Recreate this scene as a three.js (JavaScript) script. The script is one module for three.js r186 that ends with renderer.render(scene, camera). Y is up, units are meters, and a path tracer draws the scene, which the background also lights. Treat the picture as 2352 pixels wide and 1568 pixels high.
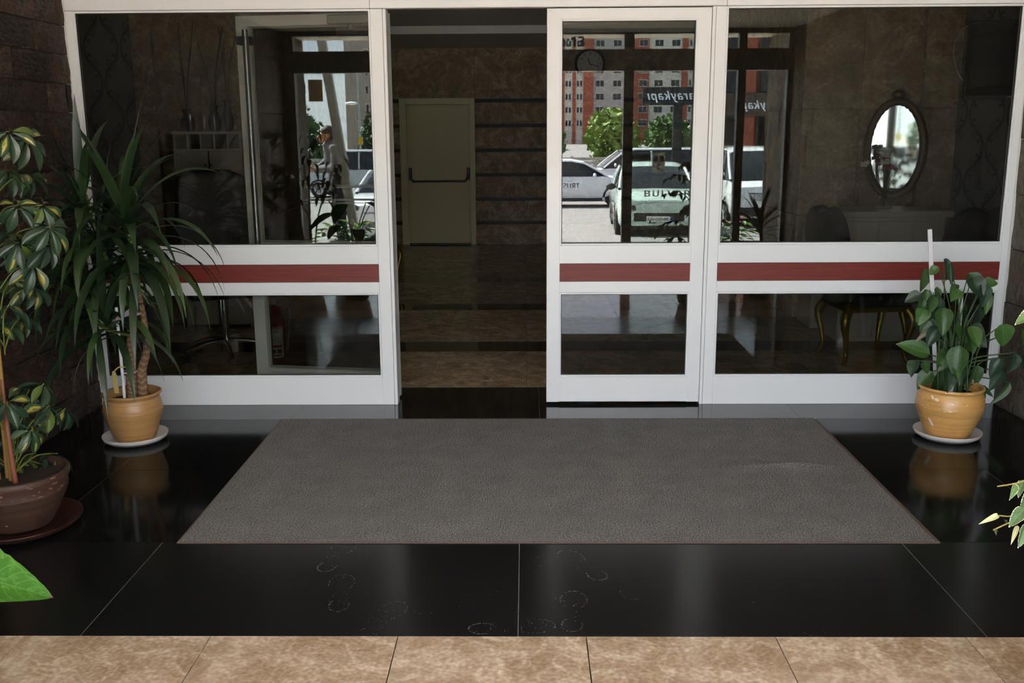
import * as THREE from 'three';
import { mergeGeometries, toCreasedNormals } from 'three/addons/utils/BufferGeometryUtils.js';
import { ConvexGeometry } from 'three/addons/geometries/ConvexGeometry.js';
import { TextGeometry } from 'three/addons/geometries/TextGeometry.js';
import { FontLoader } from 'three/addons/loaders/FontLoader.js';
import { ImprovedNoise } from 'three/addons/math/ImprovedNoise.js';
import { MarchingCubes } from 'three/addons/objects/MarchingCubes.js';

// ------------------------------------------------------------------ camera, sky, sun, exposure
const scene = new THREE.Scene();
const renderer = new THREE.WebGLRenderer({ antialias: true });
renderer.toneMapping = THREE.LinearToneMapping;
renderer.toneMappingExposure = 9.7;
renderer.shadowMap.enabled = true;

const EYE = new THREE.Vector3(0, 1.56, 5.4826);
const camera = new THREE.PerspectiveCamera(38.612, 2352 / 1568, 0.02, 900);
camera.position.copy(EYE);
camera.up.set(0.003, 0.977, -0.211);
camera.lookAt(EYE.x - 0.015, EYE.y - 0.211, EYE.z - 0.977);
scene.add(camera);

const SUN = new THREE.Vector3(-0.55, 0.72, 0.42).normalize();
// hazy summer sky with thin broken cloud all round
const skyNoise = new ImprovedNoise();
const skyTex = (() => {
  const w = 1024, h = 512, d = new Float32Array(w * h * 4);
  for (let j = 0; j < h; j++) {
    const el = ((j + 0.5) / h - 0.5) * Math.PI, y = Math.sin(el), c = Math.cos(el), t = Math.pow(Math.max(0, y), 0.55);
    for (let i = 0; i < w; i++) {
      const az = ((i + 0.5) / w - 0.5) * 2 * Math.PI, x = Math.cos(az) * c, z = Math.sin(az) * c, k = (j * w + i) * 4;
      let f = 0, a = 1, n = 0, q = 1.6 / Math.max(0.16, y + 0.12); for (let o = 0; o < 5; o++) { f += a * skyNoise.noise(x * q * 2 ** o, z * q * 2 ** o, y * 2 + o * 9); n += a; a *= 0.5; }
      const cl = y > 0 ? Math.min(1, Math.max(0, f / n * 2.2 + 0.4)) * 0.7 : 0;
      const base = [0.86 - 0.46 * t, 0.92 - 0.36 * t, 1.02 - 0.14 * t], white = [1.26, 1.28, 1.3];
      for (let m = 0; m < 3; m++) d[k + m] = base[m] * (1 - cl) + white[m] * cl;
      d[k + 3] = 1;
    }
  }
  const t = new THREE.DataTexture(d, w, h, THREE.RGBAFormat, THREE.FloatType);
  t.mapping = THREE.EquirectangularReflectionMapping; t.magFilter = THREE.LinearFilter; t.needsUpdate = true; return t;
})();
scene.background = skyTex; scene.environment = skyTex;
scene.environmentIntensity = 1.0;
const sun = new THREE.DirectionalLight(0xfffaf2, 14);
sun.position.copy(SUN).multiplyScalar(60).add(new THREE.Vector3(0, 0, 12));
sun.target.position.set(0, 0, 12);
sun.castShadow = true;
Object.assign(sun.shadow.camera, { left: -40, right: 40, top: 40, bottom: -40, near: 1, far: 200 });
sun.shadow.mapSize.set(2048, 2048);
scene.add(sun, sun.target);

// ------------------------------------------------------------------ helpers
function rng(seed) { let a = seed >>> 0; return () => { a |= 0; a = (a + 0x6D2B79F5) | 0; let t = Math.imul(a ^ (a >>> 15), 1 | a); t = (t + Math.imul(t ^ (t >>> 7), 61 | t)) ^ t; return ((t ^ (t >>> 14)) >>> 0) / 4294967296; }; }
const R0 = rng(7);
const rr = (r, a, b) => a + (b - a) * r();
const V = (x, y, z) => new THREE.Vector3(x, y, z);
const noise = new ImprovedNoise();
function fbm(x, y, z, oct = 5, lac = 2, gain = 0.5) { let s = 0, a = 1, n = 0; for (let i = 0; i < oct; i++) { s += a * noise.noise(x, y, z + i * 7.3); n += a; a *= gain; x *= lac; y *= lac; } return s / n; }
const lerp = (a, b, t) => a + (b - a) * t;
const clamp = (x, a = 0, b = 1) => Math.max(a, Math.min(b, x));
const sstep = (a, b, x) => { const t = clamp((x - a) / (b - a)); return t * t * (3 - 2 * t); };
const mix3 = (a, b, t) => [lerp(a[0], b[0], t), lerp(a[1], b[1], t), lerp(a[2], b[2], t)];

function dataTex(w, h, fn, { srgb = true, rx = 1, ry = 1 } = {}) {
  const d = new Uint8Array(w * h * 4);
  for (let j = 0; j < h; j++) for (let i = 0; i < w; i++) {
    const c = fn(i / w, j / h, i, j), k = (j * w + i) * 4;
    d[k] = clamp(c[0]) * 255; d[k + 1] = clamp(c[1]) * 255; d[k + 2] = clamp(c[2]) * 255; d[k + 3] = 255;
  }
  const t = new THREE.DataTexture(d, w, h, THREE.RGBAFormat);
  t.wrapS = t.wrapT = THREE.RepeatWrapping; t.magFilter = THREE.LinearFilter; t.minFilter = THREE.LinearMipmapLinearFilter;
  if (srgb) t.colorSpace = THREE.SRGBColorSpace;
  t.repeat.set(rx, ry); t.needsUpdate = true; return t;
}
function canvasTex(w, h, draw, { srgb = true, rx = 1, ry = 1 } = {}) {
  const c = document.createElement('canvas'); c.width = w; c.height = h;
  draw(c.getContext('2d'), w, h);
  const t = new THREE.CanvasTexture(c);
  t.wrapS = t.wrapT = THREE.RepeatWrapping; t.repeat.set(rx, ry);
  if (srgb) t.colorSpace = THREE.SRGBColorSpace;
  return t;
}
// noise that repeats over the unit square
function tfbm(u, v, f, z, oct = 5) {
  const wx = sstep(0.8, 1, u), wy = sstep(0.8, 1, v), n = (a, b) => fbm(a * f, b * f, z, oct);
  const top = wx > 0 ? lerp(n(u, v), n(u - 1, v), wx) : n(u, v);
  if (wy <= 0) return top;
  return lerp(top, wx > 0 ? lerp(n(u, v - 1), n(u - 1, v - 1), wx) : n(u, v - 1), wy);
}
const std = (o) => new THREE.MeshStandardMaterial({ roughness: 0.6, ...o });
const phys = (o) => new THREE.MeshPhysicalMaterial({ roughness: 0.6, ...o });

function boxUV(g, ox = 0, oy = 0) {
  if (g.index) g = g.toNonIndexed();
  const p = g.attributes.position, n = g.attributes.normal, uv = new Float32Array(p.count * 2);
  for (let i = 0; i < p.count; i++) {
    const x = p.getX(i), y = p.getY(i), z = p.getZ(i), ax = Math.abs(n.getX(i)), ay = Math.abs(n.getY(i)), az = Math.abs(n.getZ(i));
    let a, b; if (ay >= ax && ay >= az) { a = x; b = -z; } else if (ax >= az) { a = z; b = y; } else { a = x; b = y; }
    uv[2 * i] = a + ox; uv[2 * i + 1] = b + oy;
  }
  g.setAttribute('uv', new THREE.BufferAttribute(uv, 2)); return g;
}
// box from corner to corner with chamfered edges, uv in metres
function bx(x0, x1, y0, y1, z0, z1, c = 0.002, ox = 0, oy = 0) {
  c = Math.min(c, (x1 - x0) / 3, (y1 - y0) / 3, (z1 - z0) / 3);
  if (c <= 0) { const g = new THREE.BoxGeometry(x1 - x0, y1 - y0, z1 - z0); g.translate((x0 + x1) / 2, (y0 + y1) / 2, (z0 + z1) / 2); return boxUV(g, ox, oy); }
  const P = [], hx = (x1 - x0) / 2, hy = (y1 - y0) / 2, hz = (z1 - z0) / 2;
  const id = {}, vert = [];
  for (const sx of [-1, 1]) for (const sy of [-1, 1]) for (const sz of [-1, 1]) for (let a = 0; a < 3; a++) {
    id[[sx, sy, sz, a]] = vert.length;
    vert.push([sx * (hx - (a === 0 ? 0 : c)), sy * (hy - (a === 1 ? 0 : c)), sz * (hz - (a === 2 ? 0 : c))]);
  }
  const cx = (x0 + x1) / 2, cy = (y0 + y1) / 2, cz = (z0 + z1) / 2;
  const poly = (...k) => { // fan, oriented outwards
    const q = k.map((i) => vert[i]), m = [0, 1, 2].map((d) => q.reduce((s, v) => s + v[d], 0) / q.length);
    const e1 = [0, 1, 2].map((d) => q[1][d] - q[0][d]), e2 = [0, 1, 2].map((d) => q[2][d] - q[0][d]);
    const n = [e1[1] * e2[2] - e1[2] * e2[1], e1[2] * e2[0] - e1[0] * e2[2], e1[0] * e2[1] - e1[1] * e2[0]];
    if (n[0] * m[0] + n[1] * m[1] + n[2] * m[2] < 0) q.reverse();
    for (let i = 1; i + 1 < q.length; i++) for (const v of [q[0], q[i], q[i + 1]]) P.push(v[0] + cx, v[1] + cy, v[2] + cz);
  };
  for (const s of [-1, 1]) {
    poly(id[[s, -1, -1, 0]], id[[s, 1, -1, 0]], id[[s, 1, 1, 0]], id[[s, -1, 1, 0]]);
    poly(id[[-1, s, -1, 1]], id[[1, s, -1, 1]], id[[1, s, 1, 1]], id[[-1, s, 1, 1]]);
    poly(id[[-1, -1, s, 2]], id[[1, -1, s, 2]], id[[1, 1, s, 2]], id[[-1, 1, s, 2]]);
    for (const t of [-1, 1]) {
      poly(id[[s, t, -1, 0]], id[[s, t, 1, 0]], id[[s, t, 1, 1]], id[[s, t, -1, 1]]);
      poly(id[[s, -1, t, 0]], id[[s, 1, t, 0]], id[[s, 1, t, 2]], id[[s, -1, t, 2]]);
      poly(id[[-1, s, t, 1]], id[[1, s, t, 1]], id[[1, s, t, 2]], id[[-1, s, t, 2]]);
      for (const u of [-1, 1]) poly(id[[s, t, u, 0]], id[[s, t, u, 1]], id[[s, t, u, 2]]);
    }
  }
  const g = new THREE.BufferGeometry(); g.setAttribute('position', new THREE.Float32BufferAttribute(P, 3)); g.computeVertexNormals();
  return boxUV(g, ox, oy);
}
const taken = {};
const numbered = (n) => { const k = taken[n] = (taken[n] ?? -1) + 1; return k ? n + '_' + String(k).padStart(3, '0') : n; };
function mesh(name, geo, mat, parent) {
  const m = new THREE.Mesh(geo, mat); m.castShadow = m.receiveShadow = true;
  if (parent) { m.name = name; parent.add(m); } else { m.name = numbered(name); scene.add(m); }
  return m;
}
function merged(gs) { return mergeGeometries(gs.map((g) => { const q = g.index ? g.toNonIndexed() : g; for (const k of Object.keys(q.attributes)) if (!['position', 'normal', 'uv'].includes(k)) q.deleteAttribute(k); if (!q.attributes.uv) q.setAttribute('uv', new THREE.BufferAttribute(new Float32Array(q.attributes.position.count * 2), 2)); return q; })); }
function thing(name, label, category, [x, y, z] = [0, 0, 0], turn = 0, group) {
  const o = new THREE.Group(); o.name = numbered(name); o.position.set(x, y, z); o.rotation.y = turn;
  o.userData = { label, category }; if (group) o.userData.group = group; scene.add(o); return o;
}
function struct(name, label, category) { const o = new THREE.Group(); o.name = name; o.userData = { label, category, kind: 'structure' }; scene.add(o); return o; }
function tag(o, label, category, group) { Object.assign(o.userData, { label, category }); if (group) o.userData.group = group; return o; }
function lathe(pts, seg = 40) { return new THREE.LatheGeometry(pts.map(([x, y]) => new THREE.Vector2(x, y)), seg); }
function smoothLathe(pts, n = 40, seg = 40) { const c = new THREE.SplineCurve(pts.map(([x, y]) => new THREE.Vector2(x, y))); return new THREE.LatheGeometry(c.getPoints(n), seg); }
function tube(pts, r, seg = 24, rad = 8) { return new THREE.TubeGeometry(new THREE.CatmullRomCurve3(pts.map((p) => Array.isArray(p) ? V(...p) : p)), seg, r, rad, false); }
function taperTube(pts, radii, seg = 24, rad = 8) {
  const c = new THREE.CatmullRomCurve3(pts.map((p) => Array.isArray(p) ? V(...p) : p)), g = new THREE.TubeGeometry(c, seg, 1, rad, false), p = g.attributes.position;
  for (let i = 0; i <= seg; i++) {
    const t = i / seg, q = c.getPointAt(t), k = t * (radii.length - 1), a = Math.min(radii.length - 2, Math.floor(k)), r = lerp(radii[a], radii[a + 1], k - a);
    for (let j = 0; j <= rad; j++) { const n = i * (rad + 1) + j; p.setXYZ(n, q.x + (p.getX(n) - q.x) * r, q.y + (p.getY(n) - q.y) * r, q.z + (p.getZ(n) - q.z) * r); }
  }
  return g;
}
function cyl(r0, r1, h, seg = 24, x = 0, y = 0, z = 0) { const g = new THREE.CylinderGeometry(r1, r0, h, seg); g.translate(x, y + h / 2, z); return g; }
function sphere(r, x = 0, y = 0, z = 0, a = 16, b = 12) { const g = new THREE.SphereGeometry(r, a, b); g.translate(x, y, z); return g; }
function ext(points, depth, bevel = 0.004, seg = 2) {
  const s = new THREE.Shape(points.map(([x, y]) => new THREE.Vector2(x, y)));
  return new THREE.ExtrudeGeometry(s, { depth, bevelEnabled: bevel > 0, bevelThickness: bevel, bevelSize: bevel, bevelSegments: seg, curveSegments: 12 });
}
function orient(o, dir, up) { const z = dir.clone().normalize(), x = up.clone().cross(z).normalize(), y = z.clone().cross(x); o.quaternion.setFromRotationMatrix(new THREE.Matrix4().makeBasis(x, y, z)); return o; }
const font = await new FontLoader().loadAsync('fonts/droid/droid_sans_bold.typeface.json');
const fontR = await new FontLoader().loadAsync('fonts/droid/droid_sans_regular.typeface.json');

// ------------------------------------------------------------------ materials
// brown marble with pale veins
function marbleTex(seed, dark, mid, pale, veinAmt, size = 640) {
  return dataTex(size, size, (u, v) => {
    const wx = tfbm(u, v, 4, seed, 3) * 0.35, wy = tfbm(u, v, 4, seed + 31, 3) * 0.35;
    const a = tfbm((u + wx * 0.3 + 1) % 1, (v + wy * 0.3 + 1) % 1, 7, seed + 11, 5), cl = tfbm(u, v, 18, seed + 5, 4), fine = tfbm(u, v, 70, seed + 3, 2);
    const r1 = 1 - Math.abs(tfbm((u + wx * 0.5 + 1) % 1, (v + wy * 0.5 + 1) % 1, 6, seed + 40, 4)) * 9, r2 = 1 - Math.abs(tfbm((u + wy * 0.4 + 1) % 1, (v + wx * 0.4 + 1) % 1, 13, seed + 60, 4)) * 8;
    let c = mix3(dark, mid, clamp(0.5 + a * 1.6 + cl * 0.7));
    c = mix3(c, pale, clamp(clamp(r1) * 0.75 + clamp(r2) * 0.45) * veinAmt * (0.6 + 0.8 * clamp(0.5 + cl * 1.2)));
    const k = 1 + fine * 0.22; return [c[0] * k, c[1] * k, c[2] * k];
  });
}
const hexc = (h) => [(h >> 16 & 255) / 255, (h >> 8 & 255) / 255, (h & 255) / 255];
const T = {};
T.beige = marbleTex(2, hexc(0x9c866e), hexc(0xb29e88), hexc(0xd2c6b6), 0.55);
T.brown = marbleTex(9, hexc(0x82705a), hexc(0xa38c70), hexc(0xcdbb9e), 0.6);
T.beige.repeat.set(1, 1); T.brown.repeat.set(0.55, 0.55);
const M = {};
M.alu = phys({ color: 0xe4e6e8, roughness: 0.34, clearcoat: 0.25, clearcoatRoughness: 0.22 });
M.aluGrey = phys({ color: 0x9aa0a4, roughness: 0.4, metalness: 0.2 });
M.gasket = std({ color: 0x101214, roughness: 0.5 });
M.glass = phys({ color: 0xdededa, roughness: 0, transmission: 1, thickness: 0, ior: 1.52 });
M.glassOut = phys({ color: 0xeef4f2, roughness: 0, transmission: 1, thickness: 0, ior: 1.5 });
M.chrome = std({ color: 0xc8ccd0, metalness: 1, roughness: 0.16 });
M.steel = std({ color: 0x9fa4a8, metalness: 1, roughness: 0.32 });
T.wood = dataTex(512, 256, (u, v) => { const s = tfbm(u, v, 3, 4, 2) * 0.3, g = fbm(u * 3, v * 46 + s * 4, 3, 4) + 0.6 * fbm(u * 14, v * 120, 8, 2); const c = mix3(hexc(0x5a150f), hexc(0x8a2c1c), clamp(0.5 + g * 1.3)); return c; });
M.red = phys({ map: T.wood, roughness: 0.5 }); T.wood.repeat.set(0.8, 8);
M.beige = phys({ map: T.beige, roughness: 0.1 });
M.brown = phys({ map: T.brown, roughness: 0.2 });
M.brownWall = phys({ map: T.brown, roughness: 0.5, specularIntensity: 0.6 });
// black granite: dust and sole prints on the strip people step on
T.granite = dataTex(512, 512, (u, v, i, j) => { const n = tfbm(u, v, 40, 3, 3), c = tfbm(u, v, 5, 8, 3); const s = 0.075 + 0.02 * n + 0.012 * c; return [s, s, s * 1.02]; });
T.granite.repeat.set(1.2, 1.2);
M.granite = phys({ map: T.granite, roughness: 0.06, ior: 1.5 });
T.prints = canvasTex(2048, 512, (g, w, h) => { // dusty sole prints, streaks and specks; 4.2 m x 0.72 m
  g.fillStyle = '#141415'; g.fillRect(0, 0, w, h);
  const r = rng(21), sx = w / 4.2, sy = h / 0.72;
  const sole = (x, y, a, kind, al) => {
    g.save(); g.translate(x * sx, y * sy); g.scale(sx, sy); g.rotate(a); g.fillStyle = `rgba(185,185,185,${al})`;
    const dots = (cx, cy, ax, ay, a0, a1) => { for (let t = a0; t < a1; t += 0.05) if (r() < 0.6) { g.globalAlpha = rr(r, 0.2, 1); g.beginPath(); g.arc(cx + Math.cos(t) * ax + rr(r, -0.002, 0.002), cy + Math.sin(t) * ay, rr(r, 0.0012, 0.0026), 0, 7); g.fill(); } };
    dots(0, -0.075, 0.045, 0.065, 2.8, 7.2); dots(0.004, 0.095, 0.034, 0.045, -0.3, 3.9);
    for (let k = 0; k < 90; k++) { const px = rr(r, -0.036, 0.036), py = rr(r, -0.13, 0.13); g.globalAlpha = rr(r, 0.1, 0.7) * (r() < 0.5 ? 1 : 0.3); if (kind === 0) { g.beginPath(); g.arc(px, py, rr(r, 0.0012, 0.003), 0, 7); g.fill(); } else g.fillRect(px - 0.012, -0.13 + Math.round((py + 0.13) / 0.009) * 0.009, rr(r, 0.008, 0.024), 0.002); }
    g.globalAlpha = 1;
    g.restore();
  };
  const at = [[1.38, 0.12, 0.2, 0, 0.68], [1.45, 0.42, -0.1, 0, 0.48], [1.62, 0.62, 0.4, 0, 0.34], [1.85, 0.5, 1.2, 1, 0.20], [2.05, 0.66, 1.5, 1, 0.44], [2.3, 0.2, -0.5, 0, 0.51], [2.42, 0.34, -0.35, 1, 0.24], [2.25, 0.55, 0.1, 0, 0.48], [2.95, 0.6, -0.6, 1, 0.20], [1.7, 0.1, 1.0, 1, 0.20], [2.2, 0.1, 0.7, 0, 0.27], [1.1, 0.35, 0.3, 1, 0.14], [3.1, 0.3, 0.2, 1, 0.10], [0.8, 0.55, -0.4, 0, 0.10]];
  for (const a of at) sole(...a);
  for (let k = 0; k < 70; k++) { g.strokeStyle = `rgba(140,140,140,${rr(r, 0.03, 0.13)})`; g.lineWidth = rr(r, 1, 5); const x = rr(r, 500, 1500), y = rr(r, 0, h); g.beginPath(); g.arc(x, y, rr(r, 15, 120), rr(r, 0, 6), rr(r, 6, 7)); g.stroke(); }
  for (let k = 0; k < 240; k++) { g.fillStyle = `rgba(190,185,170,${rr(r, 0.1, 0.5)})`; const s = rr(r, 0.6, 1.8); g.fillRect(rr(r, 0, w), rr(r, 0, h), s, s); }
});
M.granitePrint = phys({ map: T.prints, roughness: 0.2, ior: 1.5, specularIntensity: 0.6 });
M.graniteSide = phys({ map: T.granite, roughness: 0.1, ior: 1.5, specularIntensity: 0.28 });
T.mat = dataTex(1024, 1024, (u, v) => { const n = tfbm(u, v, 140, 5, 2), c = tfbm(u, v, 300, 9, 2), k = tfbm(u, v, 6, 2, 3); const s = 0.425 + n * 0.42 + c * 0.32 + k * 0.05; return [s, s * 0.995, s * 0.985]; });
T.matBump = dataTex(1024, 1024, (u, v) => { const n = tfbm(u, v, 140, 5, 2), c = tfbm(u, v, 300, 9, 2); const s = 0.5 + n * 0.8 + c * 0.5; return [s, s, s]; }, { srgb: false });
T.mat.repeat.set(1.25, 1.25); T.matBump.repeat.set(1.25, 1.25);
M.mat = std({ map: T.mat, bumpMap: T.matBump, bumpScale: 0.004, roughness: 0.95 });
M.matEdge = std({ color: 0x574840, roughness: 0.7 });
M.plaster = std({ color: 0xd8d8d6, roughness: 0.9 });
M.ceiling = std({ color: 0xe2e2e0, roughness: 0.9 });
M.grout = std({ color: 0x2a2826, roughness: 0.9 });
M.joint = std({ color: 0x8a8a88, roughness: 0.8 });
T.slate = dataTex(512, 512, (u, v) => { const a = tfbm(u, v, 5, 2, 5), b = tfbm(u, v, 22, 7, 4), rust = clamp(tfbm(u, v, 4, 33, 4) * 3 - 0.1); let c = mix3(hexc(0x2c221a), hexc(0x4e3c2e), clamp(0.5 + a * 1.4 + b * 0.5)); return mix3(c, hexc(0x5e3418), rust * 0.5); });
T.slateBump = dataTex(512, 512, (u, v) => { const a = tfbm(u, v, 6, 12, 6), b = 1 - Math.abs(tfbm(u, v, 9, 17, 4)) * 3; const s = 0.5 + a * 0.8 + b * 0.1; return [s, s, s]; }, { srgb: false });
M.slate = [0xffffff, 0xd8cbbb, 0xb9ac9c, 0xe8c9a8, 0x9d9186].map((c) => std({ color: c, map: T.slate, bumpMap: T.slateBump, bumpScale: 0.02, roughness: 0.62 }));
T.slateR = dataTex(512, 512, (u, v) => { const a = tfbm(u, v, 5, 22, 5), b = tfbm(u, v, 30, 27, 4); return mix3(hexc(0x4a443c), hexc(0x726858), clamp(0.5 + a * 1.4 + b * 0.6)); });
M.slateR = [0xffffff, 0xdcd2c4, 0xc0b6a8].map((c) => std({ color: c, map: T.slateR, bumpMap: T.slateBump, bumpScale: 0.012, roughness: 0.7 }));
// ------------------------------------------------------------------ the setting: floors
const XL = -2.49, XR = 2.70, ZO = 4.8, ZE = 5.8, HC = 2.56;
const floor = struct('floor', 'polished floor of black granite and beige marble slabs', 'floor');
mesh('screed', bx(-5.2, 5.2, -0.3, -0.02, -8.6, ZE, 0), M.grout, floor);
const tileR = rng(99);
function tile(x0, x1, z0, z1, mat, name = 'tile', uv) {
  const g = bx(x0 + 0.0009, x1 - 0.0009, -0.02, 0.0, z0 + 0.0009, z1 - 0.0009, 0.0007, tileR() * 9, tileR() * 9);
  if (uv) { const a = g.attributes.uv, p = g.attributes.position; for (let i = 0; i < a.count; i++) a.setXY(i, ...uv(p.getX(i), p.getZ(i))); }
  return mesh(name, g, mat, floor);
}
// grout, pale, just below the surface of the granite
mesh('grout', bx(XL, XR, -0.02, -0.0012, -0.39, 2.67, 0), M.joint, floor);
for (const [a, b] of [[-5.0, XL], [XL, -1.30], [-1.30, 0.072], [0.072, 1.51], [1.51, XR], [XR, 5.0]]) tile(a, b, -0.39, a < XL || a >= XR ? 0 : 0.30, M.granite, 'granite_slab');
for (const [a, b] of [[XL, -1.95], [-1.95, -1.362], [1.590, 2.14], [2.14, XR]]) for (const [c, d] of [[0.30, 1.12], [1.12, 1.95]]) tile(a, b, c, d, M.graniteSide, 'granite_slab');
for (const [a, b] of [[XL, -1.423], [-1.423, -0.03], [-0.03, 1.443], [1.443, XR]]) tile(a, b, 1.95, 2.67, M.granitePrint, 'granite_slab', (x, z) => [(x + 2.1) / 4.2, 1 - (z - 1.95) / 0.72]);
for (let r = 0; r < 6; r++) for (let k = -3; k < 6; k++) {
  const a = Math.max(XL, -1.005 + 0.595 * k), b = Math.min(XR, -1.005 + 0.595 * (k + 1)), c = 2.67 + r * 0.595, d = Math.min(ZE, c + 0.595);
  if (b - a > 0.02 && d - c > 0.02) tile(a + 0.0007, b - 0.0007, c, d, M.beige, 'marble_tile');
}
// hall floor: beige marble bands between black strips
const bands = [[-0.39, -1.41, 0], [-1.41, -1.74, 1], [-1.74, -3.08, 0], [-3.08, -3.40, 1], [-3.40, -4.73, 0], [-4.73, -5.04, 1], [-5.04, -8.08, 0], [-8.08, -8.25, 1]];
for (const [a, b, blk] of bands) {
  const n = blk ? 1 : Math.round((a - b) / 0.65), dz = (a - b) / n;
  for (let i = 0; i < n; i++) for (let x = -5; x < 4.99; x += blk ? 1.25 : 0.625) tile(x, x + (blk ? 1.25 : 0.625), a - dz * (i + 1), a - dz * i, blk ? M.granite : M.brown, blk ? 'granite_slab' : 'marble_tile');
}

// entrance mat let into the floor, two lengths that meet in a seam
const matT = thing('entrance_mat', 'large grey looped entrance mat let into the black granite floor', 'mat', [0.1125, 0, 0]);
function matPanel(z0, z1, ripple) {
  const w = 2.945, nx = 120, nz = 30, g = new THREE.PlaneGeometry(w, z1 - z0, nx, nz); g.rotateX(-Math.PI / 2); g.translate(0, 0, (z0 + z1) / 2);
  const p = g.attributes.position, uv = g.attributes.uv;
  for (let i = 0; i < p.count; i++) {
    const x = p.getX(i), z = p.getZ(i); uv.setXY(i, x, -z);
    let y = 0.0035 + 0.0014 * fbm(x * 2.5, z * 2.5, 4, 3);
    if (ripple) y += 0.016 * Math.exp(-(((x - 1.13) / 0.17) ** 2)) * Math.exp(-Math.max(0, z - z0) / 0.035) + 0.004 * Math.exp(-Math.max(0, z - z0) / 0.02) * sstep(0.3, 1.0, x);
    p.setY(i, y);
  }
  g.computeVertexNormals(); return g;
}
mesh('mat_length', matPanel(0.302, 1.095, false), M.mat, matT);
mesh('mat_length', matPanel(1.092, 1.955, true), M.mat, matT);
mesh('mat_backing', bx(-1.474, 1.474, -0.02, 0.001, 0.302, 1.955, 0.0005), M.gasket, matT);
mesh('edge_strip', bx(1.462, 1.4765, -0.01, 0.0055, 0.302, 1.955, 0.001), M.matEdge, matT);
mesh('edge_strip', bx(-1.4765, -1.470, -0.01, 0.004, 0.302, 1.955, 0.001), M.matEdge, matT);
mesh('edge_strip', bx(-1.4765, 1.4765, -0.01, 0.0045, 1.955, 1.961, 0.001), M.matEdge, matT);
mesh('edge_strip', bx(-1.4765, 1.4765, -0.01, 0.0045, 0.2975, 0.303, 0.001), M.matEdge, matT);
{ const s = cyl(0.006, 0.006, 0.003, 12, 1.468, 0.0055, 0.32); mesh('screw', s, M.steel, matT); }

// ------------------------------------------------------------------ walls and ceilings
const slateGeo = [];
for (let k = 0; k < 6; k++) { // split stone with an uneven face, unit size, face towards +x
  const r = rng(400 + k), g = new THREE.BoxGeometry(0.03, 1, 1, 1, 5, 8).toNonIndexed(), p = g.attributes.position;
  for (let i = 0; i < p.count; i++) { const x = p.getX(i), y = p.getY(i), z = p.getZ(i), edge = Math.min(0.5 - Math.abs(y), 0.5 - Math.abs(z)); if (x > 0) p.setX(i, x + 0.012 * fbm(z * 3 + k * 9, y * 2 + k * 5, k, 4) + 0.006 * sstep(0, 0.1, edge) + 0.004 * (k % 3)); }
  g.computeVertexNormals(); slateGeo.push(boxUV(g));
}
function stoneWall(name, label, x, side, mats, seed, rowH, lens, z0, z1) {
  const w = struct(name, label, 'wall'), r = rng(seed);
  mesh('backing', bx(side > 0 ? x - 0.3 : x, side > 0 ? x : x + 0.3, -0.02, HC + 0.1, z0, z1, 0), M.grout, w);
  for (let y = 0; y < HC; y += rowH) {
    let z = z0 - r() * 0.3; const h = Math.min(rowH, HC - y);
    while (z < z1) {
      const l = rr(r, ...lens), a = Math.max(z, z0), b = Math.min(z + l, z1);
      if (b - a > 0.02) { const m = mesh('stone', slateGeo[Math.floor(r() * 6)], mats[Math.floor(r() * mats.length)], w); m.position.set(x + side * 0.004, y + h / 2, (a + b) / 2); m.scale.set(side, h - 0.004, b - a - 0.004); if (side < 0) { m.scale.set(1, h - 0.004, b - a - 0.004); m.rotation.y = Math.PI; } }
      z += l;
    }
  }
  return w;
}
stoneWall('wall_left', 'dark brown split slate wall beside the yucca', XL - 0.03, 1, M.slate, 51, 0.152, [0.2, 0.42], 0.0, ZE);
stoneWall('wall_right', 'grey brown stone tile wall beside the glazed front', XR + 0.03, -1, M.slateR, 52, 0.3, [0.3, 0.6], 0.0, ZE);
const ceil = struct('ceiling', 'pale plaster ceiling with a shallow step in the hall', 'ceiling');
mesh('vestibule_ceiling', bx(XL - 0.3, XR + 0.3, HC, HC + 0.25, -0.06, ZE, 0), M.ceiling, ceil);
mesh('hall_ceiling', bx(-5.2, 5.2, 2.75, 3.0, -8.6, -0.06, 0), M.ceiling, ceil);
mesh('ceiling_step', bx(-5.2, 5.2, 2.66, 2.75, -8.6, -6.26, 0.003), M.ceiling, ceil);

// back wall of the hall: marble slabs split by black grooves
const wb = struct('wall_back', 'brown marble back wall of the hall with thin black grooves', 'wall');
mesh('backing', bx(-5.2, 5.2, 0, 2.75, -8.6, -8.275, 0), M.gasket, wb);
const gr = [1.969, 1.633, 1.301, 0.965, 0.633, 0.300];
const wr = rng(17);
function slabRow(y0, y1, xs) { for (let i = 0; i + 1 < xs.length; i++) mesh('marble_slab', bx(xs[i] + 0.001, xs[i + 1] - 0.001, y0, y1, -8.275, -8.25, 0.002, wr() * 5, wr() * 5), M.brownWall, wb); }
const FDL = -1.741, FDR = -0.702;
{ // above the door line, then rows between the grooves on both sides of the door
  for (const [a, b] of [[1.994, 2.66]]) slabRow(a, b, [-5.0, -3.6, -2.4, FDL - 0.05 + 0.05, FDR, 0.5, 1.7, 2.9, 5.0]);
  const edges = [1.944, ...gr.slice(1).flatMap((g) => [g + 0.024, g - 0.024]), 0.0];
  for (let i = 0; i < edges.length; i += 2) { slabRow(edges[i + 1], edges[i], [-5.0, -3.4, -2.4, FDL]); slabRow(edges[i + 1], edges[i], [FDR, 0.5, 1.7, 2.9, 5.0]); }
}
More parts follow.
